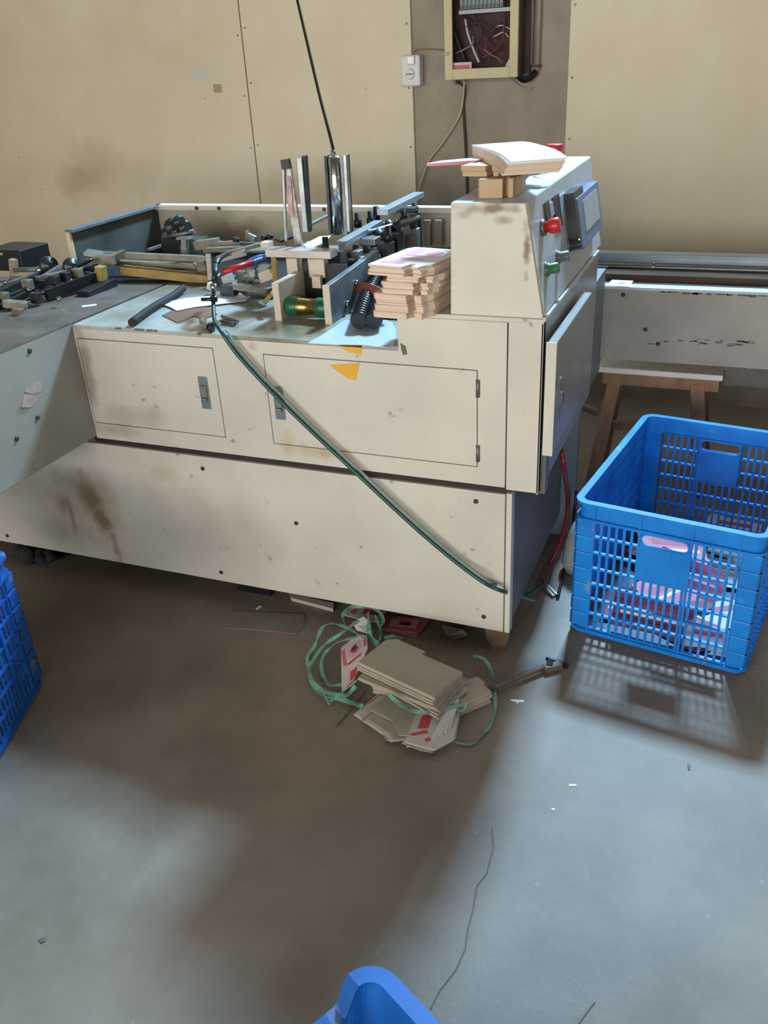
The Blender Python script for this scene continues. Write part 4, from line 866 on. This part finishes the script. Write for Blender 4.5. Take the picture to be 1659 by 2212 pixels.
strap_([(795, 1322, .05), (796, 1350, .05), (800, 1375, .03), (815, 1392, .02)], .016, .9); strap_([(808, 1330, .05), (822, 1362, .02), (815, 1395, .03)], .012, .9)
strap_([(830, 1378, .02), (852, 1374, .02), (866, 1380, .01)], .010)
strap_([(838, 1498, .09), (862, 1520, .07), (895, 1536, .055), (930, 1538, .05), (975, 1528, .045), (1000, 1518, .04), (1004, 1506, .04), (985, 1494, .06)], .010)
strap_([(985, 1532, .04), (1000, 1535, .03), (1010, 1515, .04)], .006)
strap_([(1022, 1416, .03), (1046, 1424, .03), (1062, 1450, .02), (1068, 1490, .012), (1070, 1530, .008), (1060, 1565, .006), (1038, 1592, .006), (1018, 1607, .005), (985, 1604, .006)], .009, .6)
# rod and hammer-like tool on the floor
to = thing('metal_rod_tool', 'rusty rod with a dark clamp head lying right of the carton pile', 'tool', T(1110, 1470, 0))
MB().tube([T(985, 1510, .03), T(1060, 1486, .02), T(1180, 1440, .014)], .008, 10).build('rod', mat('rusty_rod', '#77655a', .6, .3, var=.25, scale=30), to)
MB().bar(T(1175, 1444, .014), T(1212, 1436, .012), .022, .016).build('clamp_jaw', mat('rusty_rod', '#77655a'), to, bevel=.002); MB().bar(T(1180, 1420, .02), T(1228, 1440, .008), .010, .012).build('clamp_lever', black, to)
MB().lathe(T(1188, 1430, .005), T(1188, 1430, .03), [(0, .010), (1, .008)], 10).build('clamp_screw', dsteel, to)
# little scraps on the floor
flat('paper_scrap', ((1103, 1511), (1132, 1513), (1132, 1516), (1121, 1517), (1118, 1521), (1114, 1516), (1104, 1514)), .0003, .0015, whitep, 'tiny T-shaped white scrap on the sunlit floor beside the rod', 'scrap', 'floor scraps')
flat('paper_scrap', ((1229, 1694), (1245, 1695), (1245, 1698), (1230, 1698)), .0003, .001, whitep, 'small white scrap on the bright floor at right centre', 'scrap', 'floor scraps')
flat('paper_scrap', ((1191, 1747), (1198, 1746), (1198, 1750), (1192, 1750)), .0003, .001, whitep, 'tiny white speck on the bright floor below the small scrap', 'scrap', 'floor scraps')
flat('grey_scrap', ((84, 2030), (96, 2026), (98, 2034), (90, 2038)), .0003, .002, mat('dark_scrap', '#5d5c5c', .7), 'small dark scrap on the floor at lower left', 'scrap', 'floor scraps')
flat('paper_scrap', ((552, 1315), (562, 1308), (566, 1310), (556, 1318)), .0035, .001, whitep, 'little white scrap on the mortar patch below the machine', 'scrap', 'floor scraps')
tag(MB().tube([T(725, 1571, .003), T(760, 1530, .004), T(790, 1492, .006)], .0016, 6).build('rusty_wire', mat('rusty_wire', '#6b4630', .7)), 'thin rusty wire on the floor left of the board pile', 'wire')
flat('twig', ((1485, 1650), (1492, 1655), (1490, 1664), (1486, 1662)), .0003, .002, mat('twig', '#6d675f', .8), 'small grey twig on the bright floor at right', 'twig', 'floor scraps')

# ------------------------------------------------------------------ cables at the machine's right foot
cb = tag(MB().tube([S(1213, 975, .05), S(1220, 1020, .06), T(1226, 1080, .16), T(1224, 1120, .11), T(1212, 1165, .06), T(1195, 1205, .03), T(1172, 1250, .012), T(1168, 1258, .012)], .007, 10).build('red_cable', mat('dark_red_cable', '#8c2426', .4)), 'dark red cable hanging behind the crate beside the machine side', 'cable')
tag(MB().tube([S(1246, 1060, .05), T(1240, 1110, .10), T(1234, 1170, .04), T(1222, 1215, .012), T(1212, 1260, .008), T(1205, 1290, .008)], .005, 8).build('black_cable', rubber), 'thin black cable on the floor left of the right-hand crate', 'cable')
br = thing('cable_bracket', 'brown clamp bracket with bare ends on floor beside machine foot', 'bracket', T(1180, 1270, 0))
MB().bar(T(1185, 1225, .03), T(1172, 1260, .02), .03, .02).build('clamp_body', mat('brown_clamp', '#5a3f36', .6), br, bevel=.003)
for a in ((1172, 1262, 1196, 1288), (1180, 1262, 1203, 1285)): MB().bar(T(a[0], a[1], .014), T(a[2], a[3], .006), .008, .006).build('bare_end', dull, br)
sk = tag(MB().lathe(T(1244, 1235, 0), T(1244, 1235, 0) + Vector((.01, .03, .20)), [(0, .035), (.15, .05), (.5, .046), (.8, .03), (.92, .012), (1, .02)], 14).build('clear_bag', mat('clear_plastic_bag', '#b9c3c4', .25)), 'pale plastic bag standing between the machine and the right-hand crate', 'bag')
tag(MB().bar(T(1257, 872, .02), T(1290, 888, .02), .02, .008).build('pale_offcut', mat('pale_offcut', '#9d8f7b', .7)), 'pale wood offcut on the floor left of the stool', 'offcut')

# ------------------------------------------------------------------ things on the wall
eb0 = thing('fuse_box', 'open-fronted cream fuse box with tangled wires on the cement wall', 'fuse box', A(1040, 165, 2.05))
YB0, YB1 = 1.965, 2.095
bl, brt = A(962, 150, YB0).x, A(1116, 150, YB0).x; zb0 = A(1040, 168, YB0).z; zt0 = zb0 + .50
dark_in = mat('dark_maroon_inside', '#4a2c2e', .7, var=.3, scale=14, col2='#241a20')
brown_side = mat('dark_brown_side', '#43302a', .6, var=.2)
MB().box((bl + .004, 2.07, zb0 + .004), (brt + .03, YB1, zt0)).build('box_back', dark_in, eb0)
MB().box((brt - .004, YB0 + .012, zb0 + .004), (brt + .006, 2.07, zt0)).build('box_side', brown_side, eb0); MB().box((bl, YB0 + .012, zb0 + .004), (bl + .008, 2.07, zt0)).build('box_side', brown_side, eb0)
MB().box((bl, YB0 + .012, zb0), (brt, 2.07, zb0 + .010)).build('box_bottom', brown_side, eb0); MB().box((bl, YB0 + .012, zt0 - .01), (brt, 2.07, zt0)).build('box_top', brown_side, eb0)
fr_m = mat('cream_box_frame', '#cbbd92', .5, var=.07)
iw = .031
for lo, hi_ in (((bl - .003, zb0 - .003), (bl + iw, zt0)), ((brt - iw, zb0 - .003), (brt + .003, zt0)), ((bl + iw, zb0 - .003), (brt - iw, zb0 + .036)), ((bl + iw, zt0 - .036), (brt - iw, zt0))):
    MB().box((lo[0], YB0, lo[1]), (hi_[0], YB0 + .014, hi_[1])).build('door_frame', fr_m, eb0, bevel=.002)
MB().box((bl + .004, YB0 - .004, A(966, 115, YB0).z - .008), (bl + .016, YB0, A(966, 115, YB0).z + .006)).build('door_catch', dull, eb0)
zr = A(1050, 22, 2.0).z
MB().box((bl + .045, 2.015, zr - .008), (brt - .02, 2.035, zr + .006)).build('breaker_rail', mat('pale_rail', '#aab0b0', .4), eb0)
for k in range(11):
    x = bl + .055 + k * .0165
    b_ = MB().box((x, 2.0, zr + .008), (x + .0145, 2.04, zr + .075)).build('breaker', mat('breaker_grey', '#7f8c90', .5), eb0, bevel=.001)
    MB().box((x + .004, 1.994, zr + .010), (x + .011, 2.0, zr + .022)).build('breaker_switch', bez, b_)
wires = [((1005, 40), (1010, 70), (1020, 100), (1035, 135), '#c9c2ba', .005), ((1060, 70), (1080, 55), (1100, 62), (1112, 75), '#c2bab6', .0025), ((1065, 80), (1085, 70), (1092, 72), (1098, 80), '#d8d2cc', .0025),
         ((985, 115), (1000, 108), (1020, 95), (1022, 78), '#8c837a', .003), ((1000, 35), (1030, 60), (1055, 90), (1080, 110), '#5c2a30', .004), ((1100, 30), (1070, 60), (1050, 95), (1060, 140), '#5c2a30', .004), ((1025, 30), (1040, 70), (1030, 110), (1045, 145), '#3a2a44', .004),
         ((1090, 35), (1085, 90), (1060, 115), (1040, 125), '#6d2f34', .004), ((975, 45), (985, 80), (1000, 120), (1010, 145), '#17201f', .009), ((1045, 105), (1060, 118), (1075, 125), (1085, 135), '#9d6a68', .003), ((1000, 60), (1040, 50), (1075, 90), (1095, 130), '#4a2a3a', .003)]
for k, (a, b, c, d, colr, r_) in enumerate(wires):
    MB().tube([A(x, y, 2.035 - .012 * (i % 2) - .004 * (k % 4)) for i, (x, y) in enumerate((a, b, c, d))], r_, 7).build('wire', mat('wire_' + colr[1:], colr, .5), eb0)
lq = A(996, 144, 1.985)
l_ = MB().box((lq.x - .045, 1.984, zb0 + .012), (lq.x + .045, 1.99, zb0 + .060)).build('paper_label', mat('pale_label', '#cfc3c6', .6), eb0); MB().box((lq.x - .035, 1.983, zb0 + .02), (lq.x + .038, 1.984, zb0 + .050)).build('red_band', mat('label_red', '#d0646a', .6), l_)
MB().poly([A(x, y, 1.985) for x, y in ((1088, 150), (1104, 118), (1106, 148))], (0, .004, 0)).build('paper_scrap', mat('pale_label', '#cfc3c6'), eb0)
tag(MB().tube([A(985, 175, 2.07), A(1003, 190, 2.085), A(1001, 230, 2.09), A(1006, 318, 2.09), A(1010, 430, 2.09)], .006, 8).build('dark_cable', mat('dark_cable', '#3c352f', .6)), 'dark cable running straight down the cement wall below the fuse box', 'cable')
tag(MB().tube([A(1003, 175, 2.06), A(1000, 215, 2.08), A(990, 255, 2.085), A(955, 310, 2.08), A(928, 345, 2.08), A(912, 385, 2.075), A(903, 415, 2.07), A(900, 470, 2.07)], .0045, 8).build('beige_cable', mat('beige_cable', '#c9b189', .5)), 'thin beige cable curving down left from the fuse box', 'cable')
tag(MB().tube([A(1100, 168, 2.07), A(1115, 182, 2.08), A(1135, 193, 2.085), A(1150, 190, 2.09)], .003, 6).build('pale_wire', mat('pale_wire', '#b3a58d', .5)), 'loose pale wire curling below the right corner of the fuse box', 'wire')
tag(MB().tube([A(975, 172, 2.07), A(983, 184, 2.08), A(996, 182, 2.085), A(1002, 172, 2.07)], .003, 6).build('pale_wire', mat('pale_wire', '#b3a58d')), 'loose pale wire loop below the left corner of the fuse box', 'wire')
tag(MB().tube([A(893, 112, 2.07), A(905, 107, 2.09), A(930, 106, 2.09), A(958, 108, 2.08)], .0025, 6).build('thin_wire', mat('brown_wire', '#8a7657', .6)), 'thin wire running from the white box to the fuse box', 'wire')
cdt = thing('conduit_pipe', 'pale vertical conduit pipe on the wall right of the fuse box', 'pipe', A(1160, 150, 2.09))
for x, r_, yb, m_ in ((1164, .011, 152, mat('pale_conduit', '#a39382', .5)), (1150, .010, 140, mat('dull_conduit', '#8b7b6c', .5))):
    p = A(x - 4, yb, 2.08); MB().cyl((p.x, 2.085, p.z), (p.x, 2.085, p.z + .6), r_, 12).build('pipe', m_, cdt)
p = A(1160, 142, 2.08); MB().box((p.x - .018, 2.07, p.z - .006), (p.x + .014, 2.099, p.z + .004)).build('pipe_clip', brown_side, cdt)
tag(MB().tube([A(1118, 162, 2.03), A(1130, 172, 2.05), A(1145, 168, 2.07), A(1158, 155, 2.085)], .013, 10).build('black_hose_end', rubber), 'black hose end looping from the fuse box to the conduit', 'hose')
so = thing('switch_box', 'small white wall switch box on the edge of the cement strip', 'switch box', A(888, 150, 2.085))
a, b = A(866, 188, 2.045), A(906, 118, 2.045)
MB().box((a.x, 2.045, a.z), (b.x, 2.098, b.z)).build('box_body', mat('white_plastic', '#d6d3d2', .35, var=.04), so, bevel=.008)
p = A(888, 130, 2.045); MB().box((p.x - .018, 2.036, p.z - .018), (p.x + .018, 2.046, p.z + .018)).build('rocker', mat('white_gloss', '#e9e9ec', .15), so, bevel=.006)
p = A(886, 160, 2.045); MB().lathe((p.x, 2.046, p.z), (p.x, 2.038, p.z), [(0, .022), (.5, .021), (1, .018)], 20).build('dial', MATS['white_plastic'], so); MB().box((p.x - .016, 2.036, p.z - .003), (p.x + .016, 2.0385, p.z + .003)).build('dial_mark', mat('grey_mark', '#8f8c8c', .5), so)
# cable hanging from above to the tall chrome post
tag(MB().tube([A(722, 332, Yp), A(712, 290, .42), A(690, 205, .5), A(662, 85, .6), A(640, -10, .68), A(610, -140, .78)], .0045, 8).build('hanging_cable', mat('dark_hanging_cable', '#2f2a22', .85, spec=.1)), 'dark cable hanging from the ceiling to the tall chrome post', 'cable')
# dark clutter under the machine's left end
dk = thing('dirt_heap', 'dark oily rag heap on the floor below the machine left end', 'rag', T(70, 1205, 0))
random.seed(5); mb = MB()
for k in range(9):
    c0 = T(45 + k * 9, 1200 + (k % 3) * 6, .0); mb.lathe(c0, c0 + Vector((random.uniform(-.02, .02), .01, random.uniform(.02, .05))), [(0, .03), (.6, .025), (1, .008)], 7)
mb.build('rag', mat('oily_rag', '#2b2a24', .8, var=.3, scale=30), dk, kind='stuff')
flat('grey_offcut', ((100, 1207), (140, 1195), (146, 1200), (106, 1218)), .001, .004, mat('grey_offcut', '#55504a', .8), 'grey perforated offcut on the floor under the machine at left', 'offcut')
